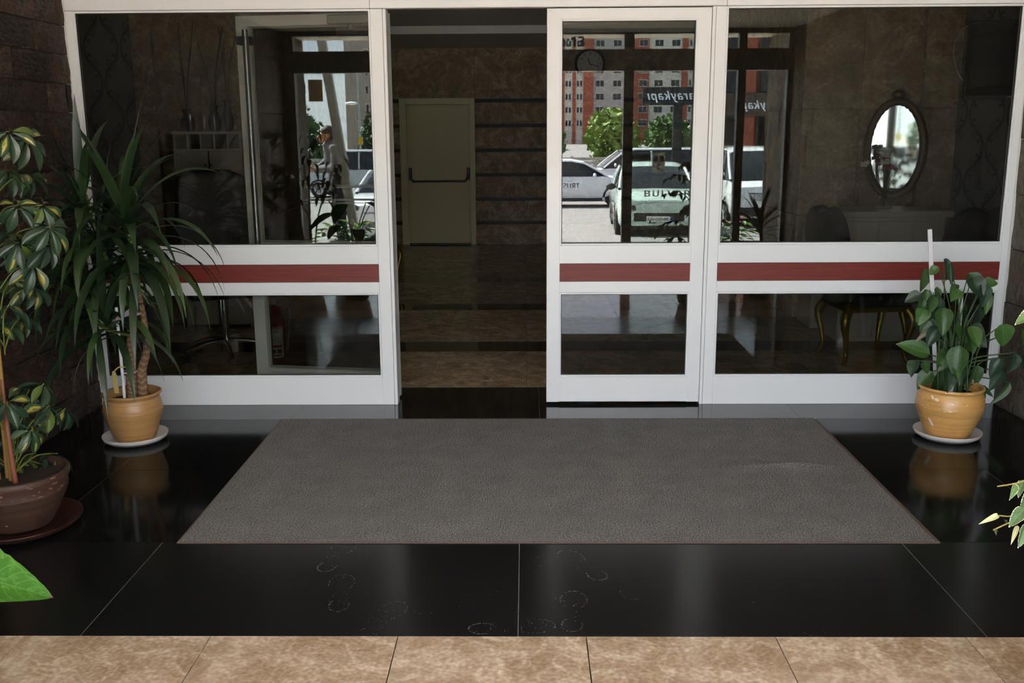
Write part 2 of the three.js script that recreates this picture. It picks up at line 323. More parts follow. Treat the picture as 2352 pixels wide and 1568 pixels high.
// side blocks of the hall
const damask = canvasTex(512, 1024, (g, w, h) => { // ogee damask print
  g.fillStyle = '#6f6e68'; g.fillRect(0, 0, w, h); g.strokeStyle = '#3d3b37'; g.fillStyle = '#3d3b37'; g.lineCap = 'round';
  const ogee = (cx, cy) => {
    for (const s of [-1, 1]) {
      for (const [o, lw] of [[0, 13], [22, 6]]) { g.lineWidth = lw; g.beginPath(); g.moveTo(cx + s * 12, cy - 500 + o); g.bezierCurveTo(cx + s * (40 + o), cy - 300, cx + s * (250 - o), cy - 240, cx + s * (236 - o), cy); g.bezierCurveTo(cx + s * (250 - o), cy + 240, cx + s * (40 + o), cy + 300, cx + s * 12, cy + 500 - o); g.stroke(); }
      for (const t of [-1, 1]) { g.lineWidth = 9; g.beginPath(); for (let a = 0; a < 11; a += 0.25) { const r = 8 + a * 6.2; const px = cx + s * (120 + Math.cos(a) * r * 0.8), py = cy + t * (215 + Math.sin(a) * r); a ? g.lineTo(px, py) : g.moveTo(px, py); } g.stroke(); g.beginPath(); g.ellipse(cx + s * 60, cy + t * 330, 15, 52, s * t * 0.5, 0, 7); g.fill(); g.beginPath(); g.ellipse(cx + s * 176, cy + t * 110, 12, 44, -s * t * 0.5, 0, 7); g.fill(); g.beginPath(); g.ellipse(cx + s * 96, cy + t * 400, 10, 34, s * t * 0.9, 0, 7); g.fill(); }
    }
  };
  for (const dx of [-256, 256, 768]) for (const dy of [0, 1024]) ogee(dx, dy);
  for (const dy of [-512 + 1024, 512 - 1024, 1536]) { ogee(0, dy); ogee(512, dy); }
}, { rx: 1 / 0.3, ry: 1 / 0.56 });
M.damask = std({ map: damask, roughness: 0.7 });
M.white = phys({ color: 0xc4bdb2, roughness: 0.35 });
const ZS = -2.7;
for (const [name, label, s, xe] of [['wall_hall_left', 'brown marble and damask wall behind the left sidelight', -1, 2.2], ['wall_hall_right', 'brown marble and damask wall with an oval mirror', 1, 2.25]]) {
  const w = struct(name, label, 'wall'), lo = (a, b) => s < 0 ? [-b, -a] : [a, b];
  mesh('core', bx(...lo(xe + 0.03, 5.2), 0, 2.75, -8.4, ZS - 0.03, 0), M.plaster, w);
  const xs = s > 0 ? [xe, 2.72, 3.2, 3.488] : [xe, 2.66, 3.02, 3.183];
  for (let i = 0; i + 1 < xs.length; i++) for (const [y0, y1] of [[0, 0.86], [0.86, 1.72], [1.72, 2.75]]) { const pro = i === 2 ? 0.05 : 0; mesh('marble_slab', bx(...lo(xs[i] + 0.001, xs[i + 1] - 0.001), y0 + 0.001, y1 - 0.001, ZS - 0.03, ZS + pro, 0.002, wr() * 5, wr() * 5), M.brownWall, w); }
  mesh('damask_panel', bx(...lo(xs[3], 5.2), 0, 2.75, ZS - 0.03, ZS - 0.005, 0), M.damask, w);
  for (let z = ZS; z > -8.2; z -= 1.1) for (const [y0, y1] of [[0, 0.86], [0.86, 1.72], [1.72, 2.75]]) mesh('marble_slab', bx(...lo(xe, xe + 0.03), y0 + 0.001, y1 - 0.001, Math.max(z - 1.1, -8.25) + 0.001, z - 0.031 * (z === ZS ? 1 : 0) - 0.001, 0.002, wr() * 5, wr() * 5), M.brownWall, w);
}
{ // ends of the seating bays and the wall beside the vestibule
  const w = struct('wall_hall_ends', 'plain end walls of the seating bays beside the glazed front', 'wall');
  mesh('wall_panel', bx(-5.4, -5.2, 0, 2.75, -8.6, 0, 0), M.damask, w); mesh('wall_panel', bx(5.2, 5.4, 0, 2.75, -8.6, 0, 0), M.damask, w);
  mesh('wall_panel', bx(-5.4, XL - 0.001, 0, 2.75, -0.12, -0.002, 0), M.plaster, w); mesh('wall_panel', bx(XR + 0.001, 5.4, 0, 2.75, -0.12, -0.002, 0), M.plaster, w);
}
// roof slab, outer walls, and an unseen overhang placed to shade the entrance
{ const w = struct('roof', 'flat concrete roof slab of the building', 'roof'); mesh('slab', bx(-9, 9, 3.0, 3.3, -8.8, ZE, 0), M.plaster, w); }
{ const w = struct('unseen_canopy', 'unseen flat overhang placed to keep direct sun off the entrance floor', 'unseen_canopy'); mesh('slab', bx(-9, 9, 2.86, 3.3, ZE, 7.5, 0.01), M.plaster, w); }  // out of view, its reach chosen to keep direct sun out of the vestibule
{ const w = struct('wall_front', 'grey rendered outer wall on both sides of the entrance', 'wall');
  M.render = std({ color: 0x8d8a84, roughness: 0.85 });
  mesh('pier', bx(-9, XL - 0.34, -0.3, 3.0, ZE - 0.4, ZE, 0.004), M.render, w); mesh('pier', bx(XR + 0.34, 9, -0.3, 3.0, ZE - 0.4, ZE, 0.004), M.render, w);
  mesh('lintel', bx(XL - 0.34, XR + 0.34, HC + 0.25, 3.0, ZE - 0.4, ZE, 0.004), M.render, w); }

// ------------------------------------------------------------------ inner glazed front
const D0 = -0.06;
// sash: white frame, glazing beads, panes, and the two rails with a mahogany panel between them
function rails(p, x0, x1, yBot0, zf) {
  mesh('rail', bx(x0, x1, 0.826, 0.928, D0, zf, 0.002), M.alu, p);
  mesh('mahogany_panel', bx(x0, x1, 0.7245, 0.8245, D0 + 0.008, zf - 0.004, 0.001), M.red, p);
  mesh('rail', bx(x0, x1, 0.66, 0.723, D0, zf, 0.002), M.alu, p);
  mesh('bottom_rail', bx(x0, x1, yBot0, 0.166, D0, zf, 0.002), M.alu, p);
}
function pane(p, x0, x1, y0, y1, zf) {
  mesh('pane', bx(x0, x1, y0, y1, zf - 0.034, zf - 0.02, 0), M.glass, p);
  const b = 0.011, z1 = zf - 0.003; // beads and black gasket
  for (const q of [bx(x0, x0 + b, y0, y1, zf - 0.02, z1, 0.002), bx(x1 - b, x1, y0, y1, zf - 0.02, z1, 0.002), bx(x0 + b, x1 - b, y0, y0 + b, zf - 0.02, z1, 0.002), bx(x0 + b, x1 - b, y1 - b, y1, zf - 0.02, z1, 0.002)]) mesh('glazing_bead', q, M.alu, p);
  const c = b + 0.004, z2 = zf - 0.012;
  mesh('gasket', merged([bx(x0 + b, x0 + c, y0 + b, y1 - b, zf - 0.02, z2, 0), bx(x1 - c, x1 - b, y0 + b, y1 - b, zf - 0.02, z2, 0), bx(x0 + b, x1 - b, y0 + b, y0 + c, zf - 0.02, z2, 0), bx(x0 + b, x1 - b, y1 - c, y1 - b, zf - 0.02, z2, 0)]), M.gasket, p);
}
const w1 = struct('window_1', 'white aluminium sidelight behind the yucca with a mahogany band', 'window');
mesh('stile', bx(XL, -2.449, 0, 2.206, D0, 0, 0.002), M.alu, w1);
mesh('stile', bx(-0.838, -0.7725, 0, 2.206, D0, 0, 0.002), M.alu, w1);
mesh('jamb', bx(-0.771, -0.752, 0, 2.206, D0 - 0.02, 0.004, 0.003), M.alu, w1);
rails(w1, -2.449, -0.838, 0, 0);
pane(w1, -2.449, -0.838, 0.928, 2.206, 0); pane(w1, -2.449, -0.838, 0.166, 0.66, 0);
const w2 = struct('window_2', 'white aluminium sidelight behind the ochre pot with a mahogany band', 'window');
mesh('jamb', bx(1.001, 1.02, 0, 2.206, D0 - 0.02, 0.004, 0.003), M.alu, w2);
mesh('stile', bx(1.0215, 1.078, 0, 2.206, D0, 0, 0.002), M.alu, w2);
mesh('stile', bx(2.662, XR, 0, 2.206, D0, 0, 0.002), M.alu, w2);
rails(w2, 1.078, 2.662, 0, 0);
pane(w2, 1.078, 2.662, 0.928, 2.206, 0); pane(w2, 1.078, 2.662, 0.166, 0.66, 0);
const hd = struct('trim_1', 'white aluminium header above the doors and sidelights', 'header');
mesh('header_profile', bx(XL, -0.839, 2.208, HC, D0, 0.0, 0.003), M.alu, hd);
mesh('header_profile', bx(-0.837, 1.076, 2.208, HC, D0, 0.003, 0.003), M.alu, hd);
mesh('header_profile', bx(1.078, XR, 2.208, HC, D0, 0.0, 0.003), M.alu, hd);
mesh('wall_strip', bx(XL - 0.3, XR + 0.3, HC, 2.8, -0.12, D0, 0), M.plaster, hd);

function leafParts(p) { // a door leaf, hinge edge at x = 0, free edge at x = 0.884, front at z = 0
  const zf = 0.006;
  const mitre = (pts) => { const g = ext(pts, zf - D0 - 0.004, 0.002, 1); g.translate(0, 0, D0 + 0.002); return g; };
  const W = 0.884, t = 0.072, top = 2.2, y0 = 0.018;
  mesh('stile', mitre([[0.002, y0], [t, y0], [t, top - 0.056], [0.002, top - 0.002]]), M.alu, p);
  mesh('stile', mitre([[W - t, y0], [W - 0.002, y0], [W - 0.002, top - 0.002], [W - t, top - 0.056]]), M.alu, p);
  mesh('top_rail', mitre([[0.004, top - 0.001], [t, top - 0.055], [W - t, top - 0.055], [W - 0.004, top - 0.001]]), M.alu, p);
  rails(p, t, W - t, y0, zf);
  pane(p, t, W - t, 0.928, top - 0.055, zf); pane(p, t, W - t, 0.166, 0.66, zf);
}
const d2 = struct('door_2', 'closed white aluminium door leaf with a mahogany band', 'door');
leafParts(d2); d2.position.set(0.114, 0, 0);
const d1 = struct('door_1', 'open white aluminium door leaf with a long steel pull bar, folded back', 'door');
leafParts(d1);
{ // pull bar and closer on the inner face
  const bar = cyl(0.017, 0.017, 1.42, 24, 0.80, 0.70, -0.125); mesh('pull_bar', bar, M.steel, d1);
  for (const y of [0.8, 2.04]) mesh('bar_bracket', bx(0.775, 0.855, y, y + 0.045, -0.125, D0, 0.004), M.gasket, d1);
  const c = mesh('closer', bx(0.07, 0.33, 2.138, 2.19, -0.105, D0, 0.006), M.steel, d1);
  mesh('valve_plate', bx(0.045, 0.07, 2.142, 2.186, -0.1, D0, 0.003), M.chrome, c);
  mesh('knuckle', cyl(0.02, 0.016, 0.025, 16, 0.2, 2.112, -0.082), M.steel, c);
}
d1.position.set(-0.753, 0, -0.165); d1.rotation.y = THREE.MathUtils.degToRad(171.5); // folded back, free edge away from the sidelight
// ------------------------------------------------------------------ outer glazed front behind the camera
M.frameOut = phys({ color: 0x70757a, roughness: 0.4, metalness: 0.3 });
M.vinyl = std({ color: 0xe8eaec, roughness: 0.5 });
M.film = phys({ color: 0xf0f2f2, roughness: 1, transmission: 0.55, thickness: 0 });
{
  const post = (p, x0, x1, y1 = HC) => mesh('post', bx(x0, x1, 0, y1, ZO - 0.05, ZO + 0.05, 0.003), M.frameOut, p);
  const w3 = struct('window_3', 'grey framed outer sidelight with white film strips', 'window');
  post(w3, XL, XL + 0.12); post(w3, -1.1, -1.0);
  mesh('sill', bx(XL + 0.12, -1.1, 0, 0.09, ZO - 0.05, ZO + 0.05, 0.003), M.frameOut, w3);
  mesh('pane', bx(XL + 0.12, -1.1, 0.09, 2.15, ZO - 0.006, ZO + 0.006, 0), M.glassOut, w3);
  for (const y of [0.985, 1.012, 0.825, 0.852]) mesh('film_strip', bx(XL + 0.13, -1.11, y, y + (y === 1.012 || y === 0.825 ? 0.008 : 0.022), ZO - 0.0085, ZO - 0.0065, 0), M.film, w3);
  const w4 = struct('window_4', 'grey framed outer sidelight lettered BULVAR', 'window');
  post(w4, 1.0, 1.1); post(w4, 2.16, 2.24); post(w4, XR - 0.04, XR);
  mesh('sill', bx(1.1, XR - 0.04, 0, 0.09, ZO - 0.05, ZO + 0.05, 0.003), M.frameOut, w4);
  mesh('pane', bx(1.1, 2.16, 0.09, 2.15, ZO - 0.006, ZO + 0.006, 0), M.glassOut, w4);
  mesh('pane', bx(2.24, XR - 0.04, 0.09, 2.15, ZO - 0.006, ZO + 0.006, 0), M.glassOut, w4);
  const t = new TextGeometry('BULVAR', { font, size: 0.066, depth: 0.002, curveSegments: 4 }); t.computeBoundingBox(); t.scale(0.5 / t.boundingBox.max.x, 1, 1); t.translate(1.225, 0.878, ZO + 0.0065);
  mesh('lettering', t, M.film, w4);
  { const st = canvasTex(128, 192, (g) => { g.fillStyle = '#e4e6e4'; g.fillRect(0, 0, 128, 192); g.fillStyle = '#24282a'; g.fillRect(14, 26, 40, 56); g.fillStyle = '#7a8084'; g.fillRect(72, 26, 40, 56); g.fillStyle = '#4a5054'; g.fillRect(50, 104, 26, 20); g.fillRect(50, 138, 26, 24); }); const q = bx(1.31, 1.445, 1.12, 1.33, ZO - 0.009, ZO - 0.0065, 0); { const a = q.attributes.uv, p = q.attributes.position; for (let i = 0; i < a.count; i++) a.setXY(i, 1 - (p.getX(i) - 1.31) / 0.135, (p.getY(i) - 1.12) / 0.21); } mesh('sticker', q, phys({ map: st, roughness: 1, transmission: 0.5, thickness: 0 }), w4); }
  const tr = struct('trim_2', 'grey transom beam over the outer doorway with the number 13', 'transom');
  mesh('beam', bx(XL, XR, 2.15, 2.36, ZO - 0.08, ZO + 0.08, 0.004), M.frameOut, tr);
  mesh('top_rail', bx(XL, XR, 2.51, HC, ZO - 0.05, ZO + 0.05, 0.003), M.frameOut, tr);
  for (const [a, b] of [[XL + 0.12, -1.1], [-1.0, 1.0], [1.1, 2.16], [2.24, XR - 0.04]]) mesh('pane', bx(a, b, 2.36, 2.51, ZO - 0.005, ZO + 0.005, 0), M.glassOut, tr);
  const n = new TextGeometry('No:13', { font, size: 0.1, depth: 0.002, curveSegments: 4 }); n.translate(0.22, 2.395, ZO + 0.0055);
  mesh('lettering', n, M.gasket, tr);
}

// ------------------------------------------------------------------ hall: doors and furniture
{ // fire door with a panic bar
  const d = struct('door_3', 'cream steel fire door with a grey panic bar', 'door');
  M.cream = phys({ color: 0xe8dfb8, roughness: 0.42 }); M.creamLeaf = phys({ color: 0xe2d8ae, roughness: 0.42 });
  d.position.set(0, 0, -8.25);
  mesh('frame', bx(FDL, FDL + 0.095, 0, 2.007, -0.02, 0.035, 0.004), M.cream, d);
  mesh('frame', bx(FDR - 0.075, FDR, 0, 2.007, -0.02, 0.035, 0.004), M.cream, d);
  mesh('frame', bx(FDL + 0.095, FDR - 0.075, 1.92, 2.007, -0.02, 0.035, 0.004), M.cream, d);
  const leaf = mesh('door_leaf', bx(FDL + 0.097, FDR - 0.077, 0.02, 1.918, -0.02, 0.016, 0.004), M.creamLeaf, d);
  mesh('rebate', bx(FDL + 0.125, FDR - 0.1, 0.04, 1.895, 0.016, 0.024, 0.004), M.creamLeaf, leaf);
  M.greyPlastic = std({ color: 0x55585c, roughness: 0.4, metalness: 0.4 });
  for (const x of [-1.605, -0.8]) { mesh('bar_mount', bx(x - 0.022, x + 0.022, 0.9, 1.07, 0.022, 0.065, 0.008), M.greyPlastic, d); mesh('bar_arm', tube([[x, 0.97, 0.06], [x + (x < -1 ? 0.03 : -0.03), 0.9, 0.11], [x + (x < -1 ? 0.05 : -0.05), 0.885, 0.12]], 0.014, 10, 8), M.greyPlastic, d); }
  const b = cyl(0.014, 0.014, 0.74, 16); b.rotateZ(Math.PI / 2); b.translate(-1.2025 + 0.37, 0.885, 0.12); mesh('panic_bar', b, M.greyPlastic, d);
}
{ // wall clock
  const c = thing('wall_clock', 'round wall clock with a black rim high on the marble wall', 'clock', [0.87, 2.44, -8.25]);
  const ring = new THREE.TorusGeometry(0.19, 0.018, 12, 48); ring.translate(0, 0, 0.024); mesh('rim', ring, M.gasket, c);
  const face = canvasTex(512, 512, (g) => { g.fillStyle = '#dcdee2'; g.fillRect(0, 0, 512, 512); g.fillStyle = '#222'; g.font = 'bold 54px serif'; g.textAlign = 'center'; g.textBaseline = 'middle'; for (let k = 1; k <= 12; k++) g.fillText(String(k), 256 + Math.sin(k * Math.PI / 6) * 190, 256 - Math.cos(k * Math.PI / 6) * 190); for (let k = 0; k < 60; k++) { g.save(); g.translate(256, 256); g.rotate(k * Math.PI / 30); g.fillRect(-1.5, -238, 3, k % 5 ? 8 : 16); g.restore(); } g.strokeStyle = '#444'; g.lineWidth = 4; g.strokeRect(196, 330, 120, 42); });
  const disc = new THREE.CylinderGeometry(0.185, 0.185, 0.02, 48); disc.rotateX(Math.PI / 2); disc.translate(0, 0, 0.011); mesh('clock_back', disc, M.gasket, c);
  const f = new THREE.CircleGeometry(0.184, 48); f.translate(0, 0, 0.0222); mesh('dial', f, std({ map: face, roughness: 0.5 }), c);
  const hand = (l, w, a, z) => { const g = bx(-w / 2, w / 2, -0.02, l, z, z + 0.003, 0.0005); g.rotateZ(-a); return g; };
  mesh('hour_hand', hand(0.085, 0.011, (11 + 18 / 60) * Math.PI / 6, 0.026), M.gasket, c); mesh('minute_hand', hand(0.13, 0.008, 18 * Math.PI / 30, 0.03), M.gasket, c);
  mesh('spindle', cyl(0.006, 0.006, 0.012, 12).rotateX(Math.PI / 2).translate(0, 0, 0.03), M.steel, c);
}
M.gold = std({ color: 0x8a7434, metalness: 0.85, roughness: 0.35 });
M.velvet = phys({ color: 0x121114, roughness: 0.75, sheen: 0.6, sheenRoughness: 0.5, sheenColor: new THREE.Color(0x333338) });
M.leather = phys({ color: 0x151416, roughness: 0.38 });
// tufted side chair with gilded cabriole legs; faces +x
function sideChair(label, pos, turn, group) {
  const c = thing('side_chair', label, 'chair', pos, turn, group);
  const seat = new THREE.SphereGeometry(1, 28, 14); { const p = seat.attributes.position; for (let i = 0; i < p.count; i++) { const x = p.getX(i), y = p.getY(i), z = p.getZ(i), s = (v) => Math.sign(v) * Math.pow(Math.abs(v), 0.55); p.setXYZ(i, s(x) * 0.25, s(y) * 0.06, s(z) * 0.24); } seat.computeVertexNormals(); seat.translate(0, 0.44, 0); }
  mesh('seat', seat, M.velvet, c);
  mesh('seat_frame', bx(-0.23, 0.23, 0.36, 0.41, -0.22, 0.22, 0.015), M.gold, c);
  const sh = new THREE.Shape(); sh.moveTo(-0.2, 0); sh.bezierCurveTo(-0.27, 0.3, -0.27, 0.52, -0.12, 0.56); sh.bezierCurveTo(-0.05, 0.575, -0.03, 0.53, 0, 0.53); sh.bezierCurveTo(0.03, 0.53, 0.05, 0.575, 0.12, 0.56); sh.bezierCurveTo(0.27, 0.52, 0.27, 0.3, 0.2, 0); sh.closePath();
  const bk = new THREE.ExtrudeGeometry(sh, { depth: 0.04, bevelEnabled: true, bevelThickness: 0.03, bevelSize: 0.025, bevelSegments: 5, curveSegments: 14 }); bk.rotateY(Math.PI / 2); bk.rotateZ(0.14); bk.translate(-0.27, 0.47, 0);
  mesh('backrest', bk, M.velvet, c);
  for (const [u, v] of [[0, 0.14], [0.11, 0.2], [-0.11, 0.2], [0, 0.28], [0.13, 0.34], [-0.13, 0.34], [0, 0.42]]) mesh('button', sphere(0.012, -0.2 - v * 0.14, 0.47 + v, u, 10, 8), M.chrome, c);
  for (const sx of [-1, 1]) for (const sz of [-1, 1]) mesh('leg', taperTube([[sx * 0.19, 0.40, sz * 0.18], [sx * 0.235, 0.31, sz * 0.215], [sx * 0.215, 0.17, sz * 0.2], [sx * 0.205, 0.07, sz * 0.19], [sx * 0.235, 0.0, sz * 0.215]], [0.036, 0.034, 0.022, 0.015, 0.02], 18, 8), M.gold, c);
  return c;
}
sideChair('black tufted chair with gold legs, its back to the clear marble wall', [2.33, 0, -1.16], 0.12, 'tufted chairs by the white counter');
sideChair('black tufted chair with gold legs under the oval mirror and television', [2.95, 0, -1.25], Math.PI / 2 + 0.15, 'tufted chairs by the white counter');
sideChair('black tufted chair with gold legs alone on the striped hall floor', [-1.62, 0, -4.62], 1.2);
{ // white reception counter
  const c = thing('reception_counter', 'white reception counter behind the tufted chairs', 'counter', [2.72, 0, -1.9]);
  mesh('body', bx(-0.4, 0.34, 0.0, 0.93, -0.22, 0.2, 0.006), M.white, c);
  mesh('worktop', bx(-0.44, 0.38, 0.93, 0.975, -0.25, 0.25, 0.005), M.white, c);
  for (const [a, b] of [[-0.39, -0.15], [-0.14, 0.1], [0.11, 0.33]]) mesh('front_panel', bx(a, b, 0.04, 0.9, 0.2, 0.215, 0.004), M.white, c);
  const s = thing('side_cabinet', 'low white cabinet beside the reception counter', 'cabinet', [2.40, 0, -2.4]);
  mesh('body', bx(-0.13, 0.12, 0, 0.8, -0.2, 0.18, 0.005), M.white, s); mesh('door', bx(-0.12, 0.11, 0.05, 0.77, 0.18, 0.195, 0.004), M.white, s);
}
M.silverGlass = std({ color: 0xd8dadc, metalness: 1, roughness: 0.03 });
{ // oval mirror
  const m = thing('oval_mirror', 'oval mirror in a carved gilt frame on the marble wall', 'mirror', [2.99, 1.40, ZS + 0.085], -0.3);
  const g = new THREE.CylinderGeometry(1, 1, 0.012, 56); g.rotateX(Math.PI / 2); g.scale(0.185, 0.345, 1); g.translate(0, 0, 0.02); mesh('mirror_glass', g, M.silverGlass, m);
  const fr = new THREE.TorusGeometry(1, 0.16, 12, 72), p = fr.attributes.position; M.giltDark = std({ color: 0x5a451d, metalness: 0.7, roughness: 0.42 });
  for (let i = 0; i < p.count; i++) { const a = Math.atan2(p.getY(i), p.getX(i)), r = Math.hypot(p.getX(i), p.getY(i)), k = 1 + 0.012 * Math.sin(a * 40); p.setXYZ(i, Math.cos(a) * (0.185 + (r - 0.86) * 0.2) * k, Math.sin(a) * (0.345 + (r - 0.86) * 0.2) * k, 0.035 + p.getZ(i) * 0.22); }
  fr.computeVertexNormals(); mesh('frame', fr, M.giltDark, m);
  mesh('crest', sphere(0.04, 0, 0.425, 0.04).scale(1.3, 1, 1), M.giltDark, m);
}
{ // vase with artificial flowers
  const v = thing('flower_vase', 'clear glass vase with white and pink blooms on the white counter', 'vase', [2.66, 0.975, -1.86]);
  mesh('vase', smoothLathe([[0.001, 0.004], [0.055, 0.004], [0.06, 0.02], [0.03, 0.07], [0.022, 0.13], [0.045, 0.2], [0.06, 0.24]], 30, 28), phys({ color: 0xf2f4f4, transmission: 1, thickness: 0, roughness: 0.02, ior: 1.5 }), v);
  const r = rng(5), pink = std({ color: 0xb05a72, roughness: 0.7 }), white = std({ color: 0xd8dcd4, roughness: 0.7 }), stemM = std({ color: 0x2f4a25, roughness: 0.7 });
  for (let k = 0; k < 9; k++) {
    const a = r() * 6.28, d = rr(r, 0.03, 0.11), y = rr(r, 0.3, 0.43), x = Math.cos(a) * d + (k < 4 ? 0.03 : -0.06), z = Math.sin(a) * d * 0.8;
    mesh('stem', tube([[0, 0.02, 0], [x * 0.3, 0.2, z * 0.3], [x, y, z]], 0.003, 10, 5), stemM, v);
    const parts = []; for (let q = 0; q < 16; q++) { const b = q * 2.4, e = rr(r, -0.6, 1.2); const s = new THREE.SphereGeometry(0.02, 7, 5); s.scale(1, 0.35, 0.7); s.rotateZ(e); s.rotateY(b); s.translate(Math.cos(b) * 0.02, e * 0.012, -Math.sin(b) * 0.02); parts.push(s); }
    const f = mesh('bloom', merged(parts), k < 4 ? pink : white, v); f.position.set(x, y, z);
  }
}
{ // television on a tilted bracket
  const t = thing('television', 'black flat television tilted on a wall bracket over damask paper', 'television', [3.8, 1.78, -2.45], -0.22);
  mesh('screen', bx(-0.33, 0.33, 0.03, 0.57, 0.012, 0.02, 0.001), phys({ color: 0x060708, roughness: 0.12 }), t);
  mesh('housing', bx(-0.35, 0.35, 0, 0.6, -0.04, 0.014, 0.01), M.gasket, t);
  mesh('badge', bx(-0.03, 0.03, 0.01, 0.025, 0.014, 0.017, 0.001), M.steel, t);
  mesh('wall_arm', bx(-0.04, 0.04, 0.25, 0.35, -0.19, -0.04, 0.004), M.gasket, t);
  mesh('cable', tube([[-0.2, 0.55, -0.03], [-0.36, 0.56, -0.04], [-0.43, 0.42, -0.07], [-0.38, 0.2, -0.06], [-0.3, 0.1, -0.03]], 0.004, 24, 6), M.vinyl, t);
}
{ // white shelf unit, glasses and dark vases with twigs on it
  const c = thing('shelf_unit', 'tall white shelf unit with a row of open pigeonholes', 'shelf unit', [-2.52, 0, -2.5]);
  const W = 0.27; mesh('side_panel', bx(-W, -W + 0.014, 0, 1.55, -0.19, 0.16, 0.002), M.white, c); mesh('side_panel', bx(W - 0.014, W, 0, 1.55, -0.19, 0.16, 0.002), M.white, c);
  mesh('top_panel', bx(-W, W, 1.55, 1.572, -0.19, 0.165, 0.002), M.white, c); mesh('back_panel', bx(-W, W, 0, 1.55, -0.19, -0.175, 0.001), M.giltDark, c);
  mesh('shelf', bx(-W, W, 1.42, 1.435, -0.175, 0.155, 0.001), M.white, c);
  for (let k = 1; k < 5; k++) mesh('divider', bx(-W + k * 0.108 - 0.006, -W + k * 0.108 + 0.006, 1.435, 1.55, -0.175, 0.15, 0.001), M.white, c);
  for (const s of [0, 1]) for (const [y0, y1] of [[1.2, 1.418], [0.62, 1.19], [0.02, 0.61]]) { const d = mesh('door', bx(-W + 0.016 + s * 0.262, -0.002 + s * 0.262 - 0.004, y0, y1, 0.14, 0.158, 0.002), M.white, c); mesh('knob', sphere(0.012, s ? 0.02 : -0.025, (y0 + y1) / 2, 0.168, 10, 8), M.chrome, d); }
  const tg = lathe([[0.001, 0.004], [0.026, 0.004], [0.028, 0.0], [0.034, 0.13], [0.0325, 0.13], [0.027, 0.008], [0.001, 0.008]], 24), gm = phys({ color: 0xffffff, transmission: 1, thickness: 0, roughness: 0.01, ior: 1.5 });
  [[-0.14, 'clear drinking glass in front of the squat twig vase'], [-0.03, 'clear drinking glass in front of the slender twig vase'], [0.05, 'clear drinking glass in front of the tallest twig vase']].forEach(([x, lb]) => { const g = mesh('drinking_glass', tg.clone(), gm); g.position.set(-2.52 + x, 1.572, -2.40); tag(g, lb, 'glass', 'glasses on the shelf unit'); });
  const dark = phys({ color: 0x1a1613, roughness: 0.3 }), r = rng(31);
  [[-0.2, 0.17, 0.06, 'squat dark vase with bare twigs on the white shelf unit'], [0.02, 0.2, 0.05, 'slender dark vase with bare twigs on the white shelf unit'], [0.13, 0.24, 0.045, 'tallest dark vase with bare twigs on the white shelf unit']].forEach(([x, h, w, label]) => {
    const v = thing('twig_vase', label, 'vase', [-2.52 + x, 1.575, -2.51]);
    mesh('vase', smoothLathe([[0.001, 0.002], [w * 0.7, 0.002], [w, h * 0.4], [w * 0.5, h * 0.8], [w * 0.8, h]], 26, 24), dark, v);
    for (let k = 0; k < 4; k++) { const a = r() * 6.28, l = rr(r, 0.35, 0.7), d = rr(r, 0.05, 0.16); mesh('twig', tube([[0, 0.05, 0], [Math.cos(a) * d * 0.3, h + l * 0.4, Math.sin(a) * d * 0.3], [Math.cos(a) * d, h + l, Math.sin(a) * d]], 0.003, 12, 5), dark, v); }
  });
}
{ // office chair
  const c = thing('office_chair', 'black office chair with a chrome five-star base behind the glass', 'office chair', [-2.13, 0, -1.25], 0.4);
  for (let k = 0; k < 5; k++) { const a = k * Math.PI * 0.4 + 0.3, x = Math.cos(a), z = Math.sin(a); mesh('base_arm', taperTube([[x * 0.03, 0.12, z * 0.03], [x * 0.16, 0.115, z * 0.16], [x * 0.3, 0.075, z * 0.3]], [0.026, 0.021, 0.015], 12, 8), M.chrome, c); const w = new THREE.CylinderGeometry(0.028, 0.028, 0.045, 16); w.rotateZ(Math.PI / 2); w.rotateY(-a); w.translate(x * 0.3, 0.028, z * 0.3); mesh('caster', w, M.gasket, c); }
  mesh('gas_column', cyl(0.028, 0.024, 0.36, 20, 0, 0.1, 0), M.chrome, c);
  mesh('seat', bx(-0.25, 0.25, 0.45, 0.54, -0.25, 0.25, 0.035), M.leather, c);
  const sh = ext([[-0.22, 0], [0.22, 0], [0.25, 0.3], [0.21, 0.66], [0.12, 0.7], [-0.12, 0.7], [-0.21, 0.66], [-0.25, 0.3]], 0.05, 0.03, 4); sh.rotateX(-0.12); sh.translate(0, 0.57, -0.31); mesh('backrest', sh, M.leather, c);
  for (const s of [-1, 1]) mesh('armrest', tube([[s * 0.24, 0.5, -0.12], [s * 0.31, 0.58, -0.12], [s * 0.31, 0.7, -0.1], [s * 0.31, 0.71, 0.12], [s * 0.29, 0.62, 0.2], [s * 0.24, 0.5, 0.14]], 0.014, 28, 8), M.chrome, c);
}
